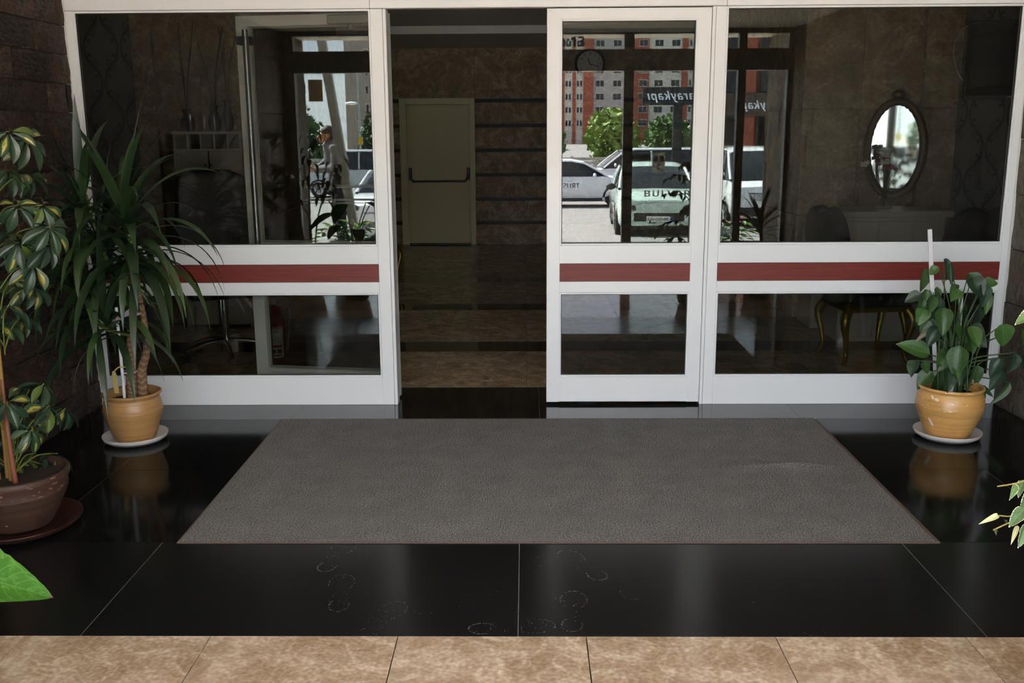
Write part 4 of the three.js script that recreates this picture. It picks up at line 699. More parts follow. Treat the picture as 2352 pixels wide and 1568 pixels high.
// ---- cream-edged fig tree; its nearest twigs reach into the picture
const FX = 1.52, FZ = 3.32;
const fi = thing('potted_fig', 'weeping fig with cream-edged leaves beside the beige marble floor', 'plant', [FX, 0.008, FZ]);
{
  mesh('pot', lathe([[0.001, 0], [0.12, 0], [0.13, 0.015], [0.17, 0.2], [0.18, 0.21], [0.18, 0.25], [0.17, 0.25], [0.16, 0.2]], 48), M.terra, fi); mesh('soil', cyl(0.161, 0.161, 0.01, 28, 0, 0.205, 0), M.soil, fi);
  const barkM = std({ color: 0x5a4a3a, roughness: 0.8 }), twig = std({ color: 0x8a7a3c, roughness: 0.7 }), r = rng(91), O = V(FX, 0.008, FZ);
  mesh('trunk', taperTube([[0, 0.2, 0], [0.02, 0.55, 0.01], [0, 0.95, 0], [0.01, 1.25, 0]], [0.016, 0.013, 0.01, 0.004], 24, 8), barkM, fi);
  const cream = (g, w, h, q) => { g.strokeStyle = '#e6e2c4'; for (let k = 0; k < 26; k++) { g.lineWidth = rr(q, 6, 20); g.beginPath(); const s = k % 2 ? 0 : w; g.moveTo(s, k * 10); g.lineTo(s, k * 10 + rr(q, 10, 26)); g.stroke(); } g.fillStyle = '#e6e2c4'; g.fillRect(0, 0, w, 14); };
  const ms = [leafMat(leafTex('#4d6b3c', '#8a9a70', 41, cream)), leafMat(leafTex('#3d5a34', '#7a8c62', 42, cream)), leafMat(leafTex('#b8b890', '#cfceb0', 43, cream))], geos = [bladeGeo(ovate, { droop: 0.25, fold: 0.35 }), bladeGeo(ovate, { droop: 0.1, fold: 0.2, wave: 0.06 })];
  const put = (A, B, w, k) => { const d = B.clone().sub(A), L = d.length(), m = mesh('leaf', geos[k % 2], k === 2 || k === 4 ? ms[2] : ms[k % 2], fi); m.position.copy(A); orient(m, d, V(rr(r, -0.6, 0.6), 0.8, 0.7)); m.scale.set(w, L, L); };
  FICUS.forEach(([a, b, w], k) => put(V(...a).sub(O), V(...b).sub(O), w, k));
  const P = (x, y, z) => V(x, y, z).sub(O);
  for (const pts of [[P(1.105, 0.737, 3.3), P(1.146, 0.744, 3.3), P(1.25, 0.78, 3.31), P(1.5, 0.72, 3.32)], [P(1.116, 0.664, 3.3), P(1.144, 0.662, 3.3), P(1.24, 0.68, 3.3), P(1.5, 0.62, 3.32)], [P(1.106, 0.627, 3.3), P(1.14, 0.645, 3.3), P(1.176, 0.659, 3.3), P(1.24, 0.68, 3.3)]]) mesh('twig', tube(pts, 0.0018, 18, 5), twig, fi);
  for (let b = 0; b < 16; b++) {
    const a = b * 2.4, y0 = 0.4 + b * 0.052, l = rr(r, 0.24, 0.36) * (b > 12 ? 0.7 : 1), ex = Math.cos(a) * l, ez = Math.sin(a) * l, A = V(0.01, y0, 0), Bp = V(ex * 0.5, y0 + 0.14, ez * 0.5), C = V(ex, y0 + 0.1, ez);
    mesh('branch', taperTube([A, Bp, C], [0.006, 0.004, 0.0015], 10, 5), barkM, fi);
    const cv = new THREE.CatmullRomCurve3([A, Bp, C]);
    for (let q = 0; q < 10; q++) { const p = cv.getPoint(0.3 + 0.07 * q); put(p, p.clone().add(V(rr(r, -0.06, 0.06) + ex * 0.1, rr(r, -0.075, -0.01), rr(r, -0.06, 0.06) + ez * 0.1)), rr(r, 0.028, 0.04), 5 + q); }
  }
}
// ---- large-leaved plant whose nearest leaf shows on the floor side
{
  const BX = -1.62, BZ = 3.62, p = thing('potted_broadleaf', 'plant with big bright green toothed leaves over the black strip', 'plant', [BX, 0.008, BZ]), O = V(BX, 0.008, BZ), r = rng(45);
  mesh('pot', lathe([[0.001, 0], [0.11, 0], [0.12, 0.015], [0.16, 0.2], [0.165, 0.24], [0.155, 0.24], [0.15, 0.2]], 48), M.terra, p); mesh('soil', cyl(0.15, 0.15, 0.01, 28, 0, 0.2, 0), M.soil, p);
  const lm = [leafMat(leafTex('#264f0e', '#3f6424', 51, (g, w) => { g.fillStyle = '#4a3426'; g.fillRect(0, 0, w, 6); }), { roughness: 0.75, specularIntensity: 0.4 }), leafMat(leafTex('#2f5a1a', '#4d7530', 52), { roughness: 0.7, specularIntensity: 0.4 })], g = bladeGeo((t) => ovate(t) * (1 + 0.03 * Math.sin(t * 90)), { seg: 26, droop: 0.16, fold: 0.2 }), st = std({ color: 0x44602a, roughness: 0.6 });
  const leaves = [[V(-1.30, 0.70, 3.62), V(-1.0, 0.622, 3.60), 0.15]];
  for (let k = 0; k < 8; k++) { const a = 0.9 + k * 0.72, l = rr(r, 0.16, 0.24), y = rr(r, 0.45, 0.95); leaves.push([V(BX + Math.cos(a) * l, y, BZ + Math.sin(a) * l), V(BX + Math.cos(a) * (l + 0.28), y - 0.12, BZ + Math.sin(a) * (l + 0.28)), 0.15]); }
  leaves.forEach(([A, B, w], k) => { A.sub(O); B.sub(O); const d = B.clone().sub(A), L = d.length(), m = mesh('leaf', g, lm[k ? 1 : 0], p); m.position.copy(A); orient(m, d, V(k ? 0 : 0.1, 1, k ? 0 : 0.85)); m.scale.set(w, L, L); mesh('petiole', tube([V(rr(r, -0.03, 0.03), 0.2, rr(r, -0.03, 0.03)), V(A.x * 0.4, 0.2 + (A.y - 0.2) * 0.7, A.z * 0.4), A], 0.005, 12, 6), st, p); });
}
// ---- plants that stand near the outer sidelights
{
  const r = rng(71), lm = leafMat(leafTex('#24402a', '#3c5c3c', 61)), g = bladeGeo(ovate, { droop: 0.25, fold: 0.3 }), barkM = std({ color: 0x4a3c30, roughness: 0.8 });
  const s = thing('potted_sapling', 'thin-stemmed sapling with drooping dark leaves beside the slate wall', 'plant', [-2.12, 0, 3.95]);
  mesh('pot', lathe([[0.001, 0], [0.11, 0], [0.15, 0.2], [0.16, 0.24], [0.15, 0.24], [0.14, 0.2]], 40), M.terra, s); mesh('soil', cyl(0.141, 0.141, 0.01, 24, 0, 0.2, 0), M.soil, s);
  for (const [x, z, h] of [[0.02, 0, 1.55], [0.1, 0.05, 1.3], [-0.08, 0, 1.2]]) {
    const top = V(x * 3, h, z), c = [V(x * 0.3, 0.2, 0), V(x, h * 0.6, z * 0.5), top]; mesh('stem', taperTube(c, [0.01, 0.008, 0.003], 18, 6), barkM, s);
    const cv = new THREE.CatmullRomCurve3(c); for (let k = 0; k < 14; k++) { const p = cv.getPoint(0.6 + 0.4 * k / 13), a = k * 2.4, b = p.clone().add(V(Math.cos(a) * 0.06, 0.02, Math.sin(a) * 0.06)), m = mesh('leaf', g, lm, s); m.position.copy(b); orient(m, V(Math.cos(a) * 0.6, -0.7, Math.sin(a) * 0.6), V(Math.cos(a), 0.6, Math.sin(a))); m.scale.set(0.05, 0.11, 0.11); mesh('twig', tube([p, b], 0.0018, 2, 4), barkM, s); }
  }
  const d = thing('potted_dracaena', 'dark spiky dracaena beside the grey stone wall', 'plant', [2.2, 0, 3.7]);
  mesh('pot', lathe([[0.001, 0], [0.12, 0], [0.15, 0.22], [0.16, 0.26], [0.15, 0.26], [0.14, 0.22]], 40), M.terra, d); mesh('soil', cyl(0.141, 0.141, 0.01, 24, 0, 0.22, 0), M.soil, d);
  mesh('trunk', taperTube([[0, 0.22, 0], [0.02, 0.5, 0], [0, 0.72, 0]], [0.02, 0.018, 0.012], 12, 8), barkM, d);
  const sw = bladeGeo((t) => 0.09 * Math.sin(Math.PI * Math.pow(clamp(t * 0.98 + 0.02), 0.6)) + 0.001, { droop: 0.25, fold: 0.3, seg: 10 }), dm = leafMat(leafTex('#20331f', '#33472c', 66));
  for (let k = 0; k < 26; k++) { const a = k * 2.4, e = lerp(1.35, 0.1, k / 26), m = mesh('leaf', sw, dm, d); m.position.set(0, 0.72 - k * 0.006, 0); orient(m, V(Math.cos(a) * Math.cos(e), Math.sin(e), Math.sin(a) * Math.cos(e)), V(-Math.cos(a) * 0.4, 1, -Math.sin(a) * 0.4)); const L = rr(r, 0.34, 0.46); m.scale.set(L, L, L); }
}
// ------------------------------------------------------------------ outdoors, mirrored in the panes
const gy = (z) => -0.3 - 0.3 * clamp((z - 9) / 6) - 0.018 * Math.max(0, Math.min(z, 60) - 15);
{
  const asphaltT = dataTex(256, 256, (u, v) => { const n = tfbm(u, v, 40, 3, 3), c = tfbm(u, v, 4, 8, 3), s = 0.5 + n * 0.12 + c * 0.08; return [s, s * 0.99, s * 0.97]; }); asphaltT.repeat.set(0.4, 0.4);
  const g = new THREE.PlaneGeometry(700, 420, 8, 210); g.rotateX(-Math.PI / 2); g.translate(0, 0, 210 + 11.9);
  { const p = g.attributes.position, uv = g.attributes.uv; for (let i = 0; i < p.count; i++) { p.setY(i, gy(p.getZ(i))); uv.setXY(i, p.getX(i), p.getZ(i)); } g.computeVertexNormals(); }
  const road = struct('street', 'sunlit grey asphalt car park in front of the entrance', 'street'); mesh('asphalt', g, std({ map: asphaltT, roughness: 0.9 }), road);
  const paveT = canvasTex(512, 512, (c, w, h) => { const r = rng(5); c.fillStyle = '#b8aca4'; c.fillRect(0, 0, w, h); for (let j = 0; j < 16; j++) for (let i = 0; i < 8; i++) { const red = (i + Math.floor(j / 2)) % 2; c.fillStyle = red ? `rgb(${170 + r() * 20},${110 + r() * 15},${98 + r() * 15})` : `rgb(${205 + r() * 15},${198 + r() * 15},${190 + r() * 15})`; c.fillRect(i * 64 + (j % 2) * 32 - 32 + 2, j * 32 + 2, 60, 28); c.fillRect(i * 64 + (j % 2) * 32 + 32 * 0 + 2 + (i === 7 && j % 2 ? 0 : 0), j * 32 + 2, 30, 28); } });
  paveT.repeat.set(0.6, 0.6);
  const paveG = new THREE.PlaneGeometry(60, 3.2, 4, 6); paveG.rotateX(-Math.PI / 2); paveG.translate(0, 0, 10.3); { const p = paveG.attributes.position, uv = paveG.attributes.uv; for (let i = 0; i < p.count; i++) { p.setY(i, gy(p.getZ(i))); uv.setXY(i, p.getX(i), p.getZ(i)); } paveG.computeVertexNormals(); }
  const pav = struct('pavement', 'pavement of red and pale blocks before the steps', 'pavement');
  mesh('block_paving', paveG, std({ map: paveT, roughness: 0.85 }), pav);
  const land = struct('landing', 'stone landing and step outside the entrance', 'landing');
  mesh('landing_slab', bx(-6, 6, -0.4, 0, ZE, 8.4, 0.006), M.beige, land); mesh('step', bx(-6, 6, -0.4, -0.15, 8.4, 8.72, 0.006), M.beige, land);
}
// cars ---------------------------------------------------------------
function loft(st, ring, closeEnds = true) { // st: stations; ring(s) gives half a section from the bottom centre to the top centre
  const P = [], I = []; let n = 0;
  st.forEach((s) => { const h = ring(s), full = [...h, ...h.slice(1, -1).reverse().map(([x, y]) => [-x, y])]; n = full.length; for (const [x, y] of full) P.push(x, y, s[0]); });
  for (let i = 0; i + 1 < st.length; i++) for (let j = 0; j < n; j++) { const a = i * n + j, b = i * n + (j + 1) % n, c = a + n, d = b + n; I.push(a, c, b, b, c, d); }
  if (closeEnds) for (const e of [0, st.length - 1]) for (let j = 1; j + 1 < n; j++) e ? I.push(e * n, e * n + j + 1, e * n + j) : I.push(0, j, j + 1);
  const g = new THREE.BufferGeometry(); g.setAttribute('position', new THREE.Float32BufferAttribute(P, 3)); g.setIndex(I); g.computeVertexNormals();
  return toCreasedNormals(g, 0.6);
}
M.carGlass = phys({ color: 0x0c1013, roughness: 0.04 }); M.tyre = std({ color: 0x141414, roughness: 0.85 }); M.alloy = std({ color: 0xa8acb0, metalness: 0.9, roughness: 0.3 }); M.blackTrim = std({ color: 0x17181a, roughness: 0.5 }); M.lampGlass = phys({ color: 0x3a4046, roughness: 0.08 }); M.lampClear = phys({ color: 0xdfe4e8, roughness: 0.1 });
const wheelGeo = (() => { const t = lathe([[0.19, -0.1], [0.29, -0.1], [0.315, -0.07], [0.315, 0.07], [0.29, 0.1], [0.19, 0.1]], 32); t.rotateZ(Math.PI / 2); return t; })();
const rimGeo = (() => { const a = []; const r = new THREE.CylinderGeometry(0.2, 0.2, 0.05, 28); r.rotateZ(Math.PI / 2); r.scale(0.4, 1, 1); a.push(r); for (let k = 0; k < 5; k++) { const s = bx(-0.06, 0.06, 0.0, 0.2, -0.025, 0.025, 0.006); s.rotateX(k * Math.PI * 0.4); a.push(s); } return merged(a); })();
function makeCar(name, label, category, o, pos, turn) {
  const c = thing(name, label, category, pos, turn), k = o.k ?? 1, paint = o.paint;
  const low = o.low, cab = o.cab, wb = o.wb ?? 1.27, tr = o.track ?? 0.76;
  const body = loft(low, ([, w, b, t]) => [[0, b], [w * 0.88, b], [w * 0.99, b + (t - b) * 0.2], [w, b + (t - b) * 0.5], [w * 0.985, b + (t - b) * 0.78], [w * 0.93, t - 0.03], [w * 0.8, t], [0, t + 0.015]]);
  mesh('body', body, paint, c);
  const base = o.base; // cabin glass and the painted roof over it
  const cr = (grow, from) => ([, w, t, wl]) => [[0, base], [wl, base], [lerp(wl, w, 0.9) + grow, Math.max(base + 0.005, t - 0.09)], [w - 0.02 + grow, Math.max(base + 0.006, t - 0.035) + grow], [w * 0.8, Math.max(base + 0.007, t) + grow], [0, Math.max(base + 0.008, t + 0.012) + grow]];
  mesh('window_glass', loft(cab, cr(0)), M.carGlass, c);
  const top = cab.filter((s) => s[2] > o.roofMin), tg = loft(top, ([, w, t]) => [[0, t - 0.05], [w - 0.03, t - 0.05], [w + 0.022, t - 0.06], [w + 0.008, t - 0.022], [w * 0.82, t + 0.014], [0, t + 0.026]]);
  mesh('roof', tg, paint, c);
  for (const s of [-1, 1]) {
    for (const [z0, y0, x0, z1, y1, x1] of o.pillars) mesh('pillar', tube([[s * x0, y0, z0], [s * (x0 + x1) / 2 + s * 0.012, (y0 + y1) / 2 + 0.012, (z0 + z1) / 2], [s * x1, y1, z1]], 0.035, 10, 8), paint, c);
    const [mx, my, mz] = o.mirror; const mm = sphere(0.1, 0, 0, 0, 16, 12); mm.scale(1.05, 0.72, 0.55); mm.translate(s * (mx + 0.1), my, mz); mesh('wing_mirror', mm, o.mirrorMat ?? paint, c);
    for (const z of [-wb, wb]) {
      const w = mesh('wheel', wheelGeo, M.tyre, c); w.position.set(s * tr, 0.315, z); const r = mesh('rim', rimGeo, M.alloy, w); r.position.x = s * 0.075;
      const arch = new THREE.TorusGeometry(0.355, 0.045, 8, 28, Math.PI); arch.rotateY(Math.PI / 2); arch.translate(s * (tr + 0.075), 0.315, z); mesh('wheel_arch', arch, M.blackTrim, c);
    }
    mesh('door_handle', bx(s > 0 ? o.hw - 0.01 : -o.hw - 0.025, s > 0 ? o.hw + 0.025 : -o.hw + 0.01, o.base - 0.13, o.base - 0.1, 0.05, 0.22, 0.006), paint, c);
    mesh('sill_trim', bx(s > 0 ? o.hw - 0.06 : -o.hw - 0.004, s > 0 ? o.hw + 0.004 : -o.hw + 0.06, 0.2, 0.3, -wb + 0.4, wb - 0.4, 0.01), M.blackTrim, c);
    for (const [x, y, z, w, h, rot, mt] of o.lamps) { const l = new THREE.SphereGeometry(1, 18, 12); l.scale(w, h, 0.06); l.rotateY(-s * rot); l.translate(s * x, y, z); mesh('headlight', l, mt, c); }
  }
  for (const q of o.front) mesh(q[0], bx(...q[1], q[3] ?? 0.02), q[2], c);
  if (o.plate) { const t = canvasTex(512, 112, (g) => { g.fillStyle = '#e8e8e4'; g.fillRect(0, 0, 512, 112); g.fillStyle = '#1c3f94'; g.fillRect(0, 0, 44, 112); g.fillStyle = '#111'; g.font = 'bold 84px sans-serif'; g.textAlign = 'center'; g.textBaseline = 'middle'; g.fillText(o.plate, 280, 60); }); const p = new THREE.PlaneGeometry(0.52, 0.112); p.rotateY(Math.PI); p.translate(0, o.plateY, o.plateZ); mesh('number_plate', p, std({ map: t, roughness: 0.5 }), c); }
  if (o.text) { const t = new TextGeometry(o.text, { font: fontR, size: 0.16, depth: 0.004, curveSegments: 4 }); t.computeBoundingBox(); t.rotateY(o.textSide > 0 ? Math.PI / 2 : -Math.PI / 2); t.translate(o.textSide * (o.hw - 0.005), 0.6, o.textZ); mesh('lettering', t, M.blackTrim, c); }
  return c;
}
const paintOf = (c) => phys({ color: c, roughness: 0.3, clearcoat: 1, clearcoatRoughness: 0.03 });
const hatch = { hw: 0.87, base: 0.96, roofMin: 1.3,
  low: [[-2.0, 0.55, 0.3, 0.66], [-1.96, 0.7, 0.22, 0.78], [-1.8, 0.81, 0.19, 0.87], [-1.4, 0.86, 0.19, 0.93], [-0.95, 0.87, 0.19, 0.98], [0, 0.87, 0.19, 0.99], [1.2, 0.87, 0.19, 1.02], [1.7, 0.85, 0.21, 1.03], [1.95, 0.79, 0.28, 0.98], [2.0, 0.7, 0.35, 0.9]],
  cab: [[-1.05, 0.7, 0.97, 0.76], [-0.75, 0.68, 1.17, 0.8], [-0.3, 0.63, 1.4, 0.82], [0.1, 0.62, 1.47, 0.82], [0.9, 0.61, 1.47, 0.82], [1.5, 0.59, 1.4, 0.8], [1.85, 0.58, 1.16, 0.76], [1.95, 0.6, 0.98, 0.72]],
  pillars: [[-1.02, 0.97, 0.77, -0.3, 1.37, 0.67], [0.42, 0.99, 0.83, 0.5, 1.4, 0.68], [1.35, 1.0, 0.82, 1.3, 1.38, 0.66], [1.75, 1.0, 0.76, 1.55, 1.35, 0.63]], mirror: [0.84, 1.0, -0.62] };
makeCar('hatchback', 'mint green hatchback with black wheel arches parked facing the entrance', 'car', { ...hatch, paint: paintOf(0xbfd4c8), mirrorMat: M.blackTrim, plate: '34 ABZ 662', plateY: 0.42, plateZ: -2.03,
  lamps: [[0.56, 0.62, -1.93, 0.12, 0.11, 0.5, M.lampGlass], [0.66, 0.8, -1.84, 0.16, 0.035, 0.6, M.lampClear]],
  front: [['grille', [-0.52, 0.52, 0.36, 0.55, -2.01, -1.9], M.blackTrim], ['bumper_lip', [-0.7, 0.7, 0.19, 0.3, -1.99, -1.8], M.blackTrim], ['badge', [-0.06, 0.06, 0.66, 0.72, -2.0, -1.95], M.alloy], ['chrome_strip', [-0.45, 0.45, 0.735, 0.755, -1.99, -1.93], M.alloy]] }, [2.8, gy(16.4), 16.4], 0.05);
makeCar('hatchback', 'white hatchback with swept headlights parked behind the standing man', 'car', { ...hatch, paint: paintOf(0xe8eaec), lamps: [[0.6, 0.74, -1.88, 0.2, 0.075, 0.75, M.lampGlass], [0.6, 0.4, -1.92, 0.09, 0.06, 0.5, M.lampGlass]],
  front: [['grille', [-0.42, 0.42, 0.3, 0.5, -2.0, -1.9], M.blackTrim], ['chrome_strip', [-0.4, 0.4, 0.64, 0.67, -2.01, -1.93], M.alloy]] }, [-2.5, gy(15), 15.0], 0.12);
makeCar('hatchback', 'white hatchback lettered TRUST standing side-on in the car park', 'car', { ...hatch, paint: paintOf(0xdfe1e4), text: 'TRUST', textSide: -1, textZ: -0.16, lamps: [[0.6, 0.74, -1.88, 0.2, 0.075, 0.75, M.lampGlass]], front: [['grille', [-0.42, 0.42, 0.3, 0.5, -2.0, -1.9], M.blackTrim]] }, [1.5, gy(26), 26], -Math.PI / 2);
const van = { hw: 0.92, base: 1.08, roofMin: 1.6, wb: 1.5, track: 0.82,
  low: [[-2.2, 0.7, 0.35, 0.8], [-2.15, 0.82, 0.25, 0.95], [-1.9, 0.9, 0.22, 1.05], [-1.5, 0.92, 0.22, 1.1], [2.1, 0.92, 0.22, 1.14], [2.2, 0.88, 0.3, 1.1]],
  cab: [[-1.75, 0.78, 1.09, 0.84], [-1.35, 0.77, 1.4, 0.87], [-0.9, 0.75, 1.72, 0.88], [-0.5, 0.75, 1.8, 0.88], [1.9, 0.74, 1.8, 0.88], [2.1, 0.74, 1.72, 0.86], [2.18, 0.74, 1.1, 0.84]],
  pillars: [[-1.72, 1.09, 0.84, -0.92, 1.7, 0.79], [0.1, 1.1, 0.89, 0.1, 1.72, 0.8], [1.2, 1.1, 0.89, 1.2, 1.72, 0.8], [2.1, 1.1, 0.86, 2.06, 1.7, 0.78]], mirror: [0.9, 1.2, -1.3],
  lamps: [[0.68, 0.82, -2.08, 0.18, 0.11, 0.5, M.lampClear]], front: [['grille', [-0.5, 0.5, 0.62, 0.84, -2.2, -2.08], M.blackTrim], ['bumper', [-0.86, 0.86, 0.3, 0.5, -2.24, -2.0], M.blackTrim]] };
makeCar('van', 'white van parked facing the entrance before the terracotta framed shop', 'van', { ...van, paint: paintOf(0xe6e8ea) }, [5.65, gy(19), 19], 0.05);
makeCar('van', 'white van parked at the far edge of the car park by the pale fence', 'van', { ...van, paint: paintOf(0xd9dcdf) }, [4.6, gy(33), 33], 1.5);
makeCar('van', 'silver van parked by the street lamp at the far edge of the car park', 'van', { ...van, paint: paintOf(0xb4b9bd) }, [-6.4, gy(33), 33], 1.65);

// buildings ----------------------------------------------------------
const wallM = { pale: std({ color: 0xcfc8bb, roughness: 0.9 }), grey: std({ color: 0xa9a29a, roughness: 0.9 }), terra: std({ color: 0x9a5440, roughness: 0.9 }), tan: std({ color: 0x9c8e80, roughness: 0.9 }) };
const winG = bx(-0.95, 0.95, -0.75, 0.75, -0.08, 0.06, 0.01), winS = bx(-0.3, 0.3, -0.7, 0.7, -0.08, 0.06, 0.01), paneG = bx(-0.42, 0.42, -0.65, 0.65, -0.1, -0.075, 0), paneS = bx(-0.22, 0.22, -0.6, 0.6, -0.1, -0.075, 0), frameM = std({ color: 0xd8d8d6, roughness: 0.6 });
function block(label, z, depth, segs, floors, y0, dy, top, ground) {
  const b = thing('apartment_block', label, 'building', [0, ground, z]);
  for (const [x0, x1, m, cols, kind, pro] of segs) {
    mesh('wall', bx(x0, x1, 0, top, -(pro ?? 0), depth, 0), wallM[m], b);
    for (const cx of cols) for (let f = 0; f < floors; f++) {
      const w = mesh('window', kind === 's' ? winS : winG, frameM, b); w.position.set(cx, y0 + f * dy - ground, -(pro ?? 0));
      if (kind === 's') mesh('pane', paneS, M.carGlass, w); else for (const s of [-0.46, 0.46]) { const p = mesh('pane', paneG, M.carGlass, w); p.position.x = s; }
    }
  }
  mesh('roof', bx(segs[0][0] - 0.4, segs[segs.length - 1][1] + 0.4, top, top + 0.5, -0.6, depth, 0.02), wallM.pale, b);
  return b;
}
const zb0 = 220, kx = 0.1005;
const px = (v) => (v - 1208) * kx;
block('tall apartment block of pale grey and terracotta bays behind the trees', zb0, 14, [
  [px(1240), px(1294), 'terra', [], 'w', 0.5], [px(1294), px(1312), 'pale', [px(1299), px(1306)], 's'], [px(1312), px(1319), 'terra', [], 'w', 0.4], [px(1319), px(1336), 'pale', [px(1324), px(1331)], 's'], [px(1336), px(1358), 'terra', [], 'w', 0.8],
  [px(1358), px(1437), 'grey', [px(1373), px(1411)], 'w'], [px(1437), px(1481), 'terra', [px(1468)], 'w', 0.5], [px(1481), px(1554), 'pale', [px(1503), px(1540)], 'w'], [px(1554), px(1567), 'terra', [], 'w', 0.5], [px(1567), px(1580), 'pale', [px(1573)], 's'], [px(1580), px(1640), 'terra', [px(1610)], 'w', 0.5], [px(1640), px(1720), 'grey', [px(1660), px(1690)], 'w']], 8, 3.2, 2.87, 27, -1.9);
block('tan apartment block with a brown upper floor beyond the street lamp', 160, 14, [[-29.8, -24, 'tan', [-26.2], 's'], [-24, -12, 'grey', [-21.5, -17, -14], 'w', 0.4]], 7, 2.5, 2.9, 24, -1.9);
{ // shop building with terracotta frames and a boarded sign band
  const s = thing('shop_building', 'shop with terracotta frames and a brown sign band lettered Saraykapı', 'building', [12.2, gy(36), 36], 0.35);
  const tm = std({ color: 0x94503a, roughness: 0.8 }), bm = std({ color: 0x4a3c34, roughness: 0.7 });
  mesh('wall', bx(-5, 6, 0, 7.6, 0.6, 6, 0), std({ color: 0x77706a, roughness: 0.9 }), s);
  for (const x of [-4.8, -2.9, -0.6, 1.8, 4.2]) mesh('column', bx(x - 0.22, x + 0.22, 0, 7.4, -0.1, 0.7, 0.02), tm, s);
  for (const y of [5.2, 7.2]) mesh('beam', bx(-5, 6, y, y + 0.35, -0.08, 0.6, 0.02), tm, s);
  for (const x of [-3.85, -1.75, 0.6, 3.0]) for (const [y0, y1] of [[0.3, 3.0], [4.1, 5.1], [5.6, 7.1]]) mesh('window', bx(x - 0.8, x + 0.8, y0, y1, 0.5, 0.62, 0.01), M.carGlass, s);
  for (let k = 0; k < 5; k++) mesh('sign_board', bx(-5, 6, 3.1 + k * 0.19, 3.1 + k * 0.19 + 0.18, -0.2, -0.1, 0.008), bm, s);
  const st = canvasTex(512, 160, (g) => { g.fillStyle = '#4a3c34'; g.fillRect(0, 0, 512, 160); g.fillStyle = '#e4e6ea'; g.font = 'italic bold 96px sans-serif'; g.textAlign = 'center'; g.textBaseline = 'middle'; g.fillText('Saraykapı', 256, 84); });
  const p = new THREE.PlaneGeometry(2.4, 0.75); p.rotateY(Math.PI); p.translate(-2.3, 3.56, -0.21); mesh('sign_lettering', p, std({ map: st, roughness: 0.6 }), s);
}
{ // dark signboard on a post
  const s = thing('signboard', 'dark signboard on a post lettered Saraykapı in pale letters', 'sign', [5.1, gy(29), 29]);
  mesh('post', bx(-0.02, 0.3, 0, 3.4, 0.02, 0.2, 0.01), M.blackTrim, s); mesh('board', bx(-1.1, 1.05, 3.25, 3.85, -0.06, 0.06, 0.01), M.blackTrim, s);
  const st = canvasTex(512, 128, (g) => { g.fillStyle = '#17181a'; g.fillRect(0, 0, 512, 128); g.fillStyle = '#dfe2e8'; g.font = 'italic bold 100px sans-serif'; g.textAlign = 'center'; g.textBaseline = 'middle'; g.fillText('Saraykapı', 256, 62); });
  const p = new THREE.PlaneGeometry(2.0, 0.5); p.rotateY(Math.PI); p.translate(0, 3.55, -0.062); mesh('lettering', p, std({ map: st, roughness: 0.6 }), s);
}
// trees --------------------------------------------------------------
function crown(r, rx, ry, n, s0, s1) {
  const P = [], N = [];
  for (let k = 0; k < n; k++) {
    const a = r() * 6.283, c = rr(r, -1, 1), q = Math.pow(r(), 0.4), s = Math.sqrt(1 - c * c), lump = 0.78 + 0.3 * fbm(Math.cos(a) * 2, c * 2, Math.sin(a) * 2 + rx, 3), C = V(Math.cos(a) * s * rx * q * lump, c * ry * q * lump, Math.sin(a) * s * rx * q * lump);
    const u = V(rr(r, -1, 1), rr(r, -1, 1), rr(r, -1, 1)).normalize(), v = u.clone().cross(V(rr(r, -1, 1), rr(r, -1, 1), rr(r, -1, 1))).normalize(), sz = rr(r, s0, s1), n2 = u.clone().cross(v);
    const q4 = [C.clone().addScaledVector(u, sz), C.clone().addScaledVector(v, sz * 0.6), C.clone().addScaledVector(u, -sz), C.clone().addScaledVector(v, -sz * 0.6)];
    for (const i of [0, 1, 2, 0, 2, 3]) { P.push(q4[i].x, q4[i].y, q4[i].z); N.push(n2.x, n2.y, n2.z); }
  }
  const g = new THREE.BufferGeometry(); g.setAttribute('position', new THREE.Float32BufferAttribute(P, 3)); g.setAttribute('normal', new THREE.Float32BufferAttribute(N, 3)); return g;
}
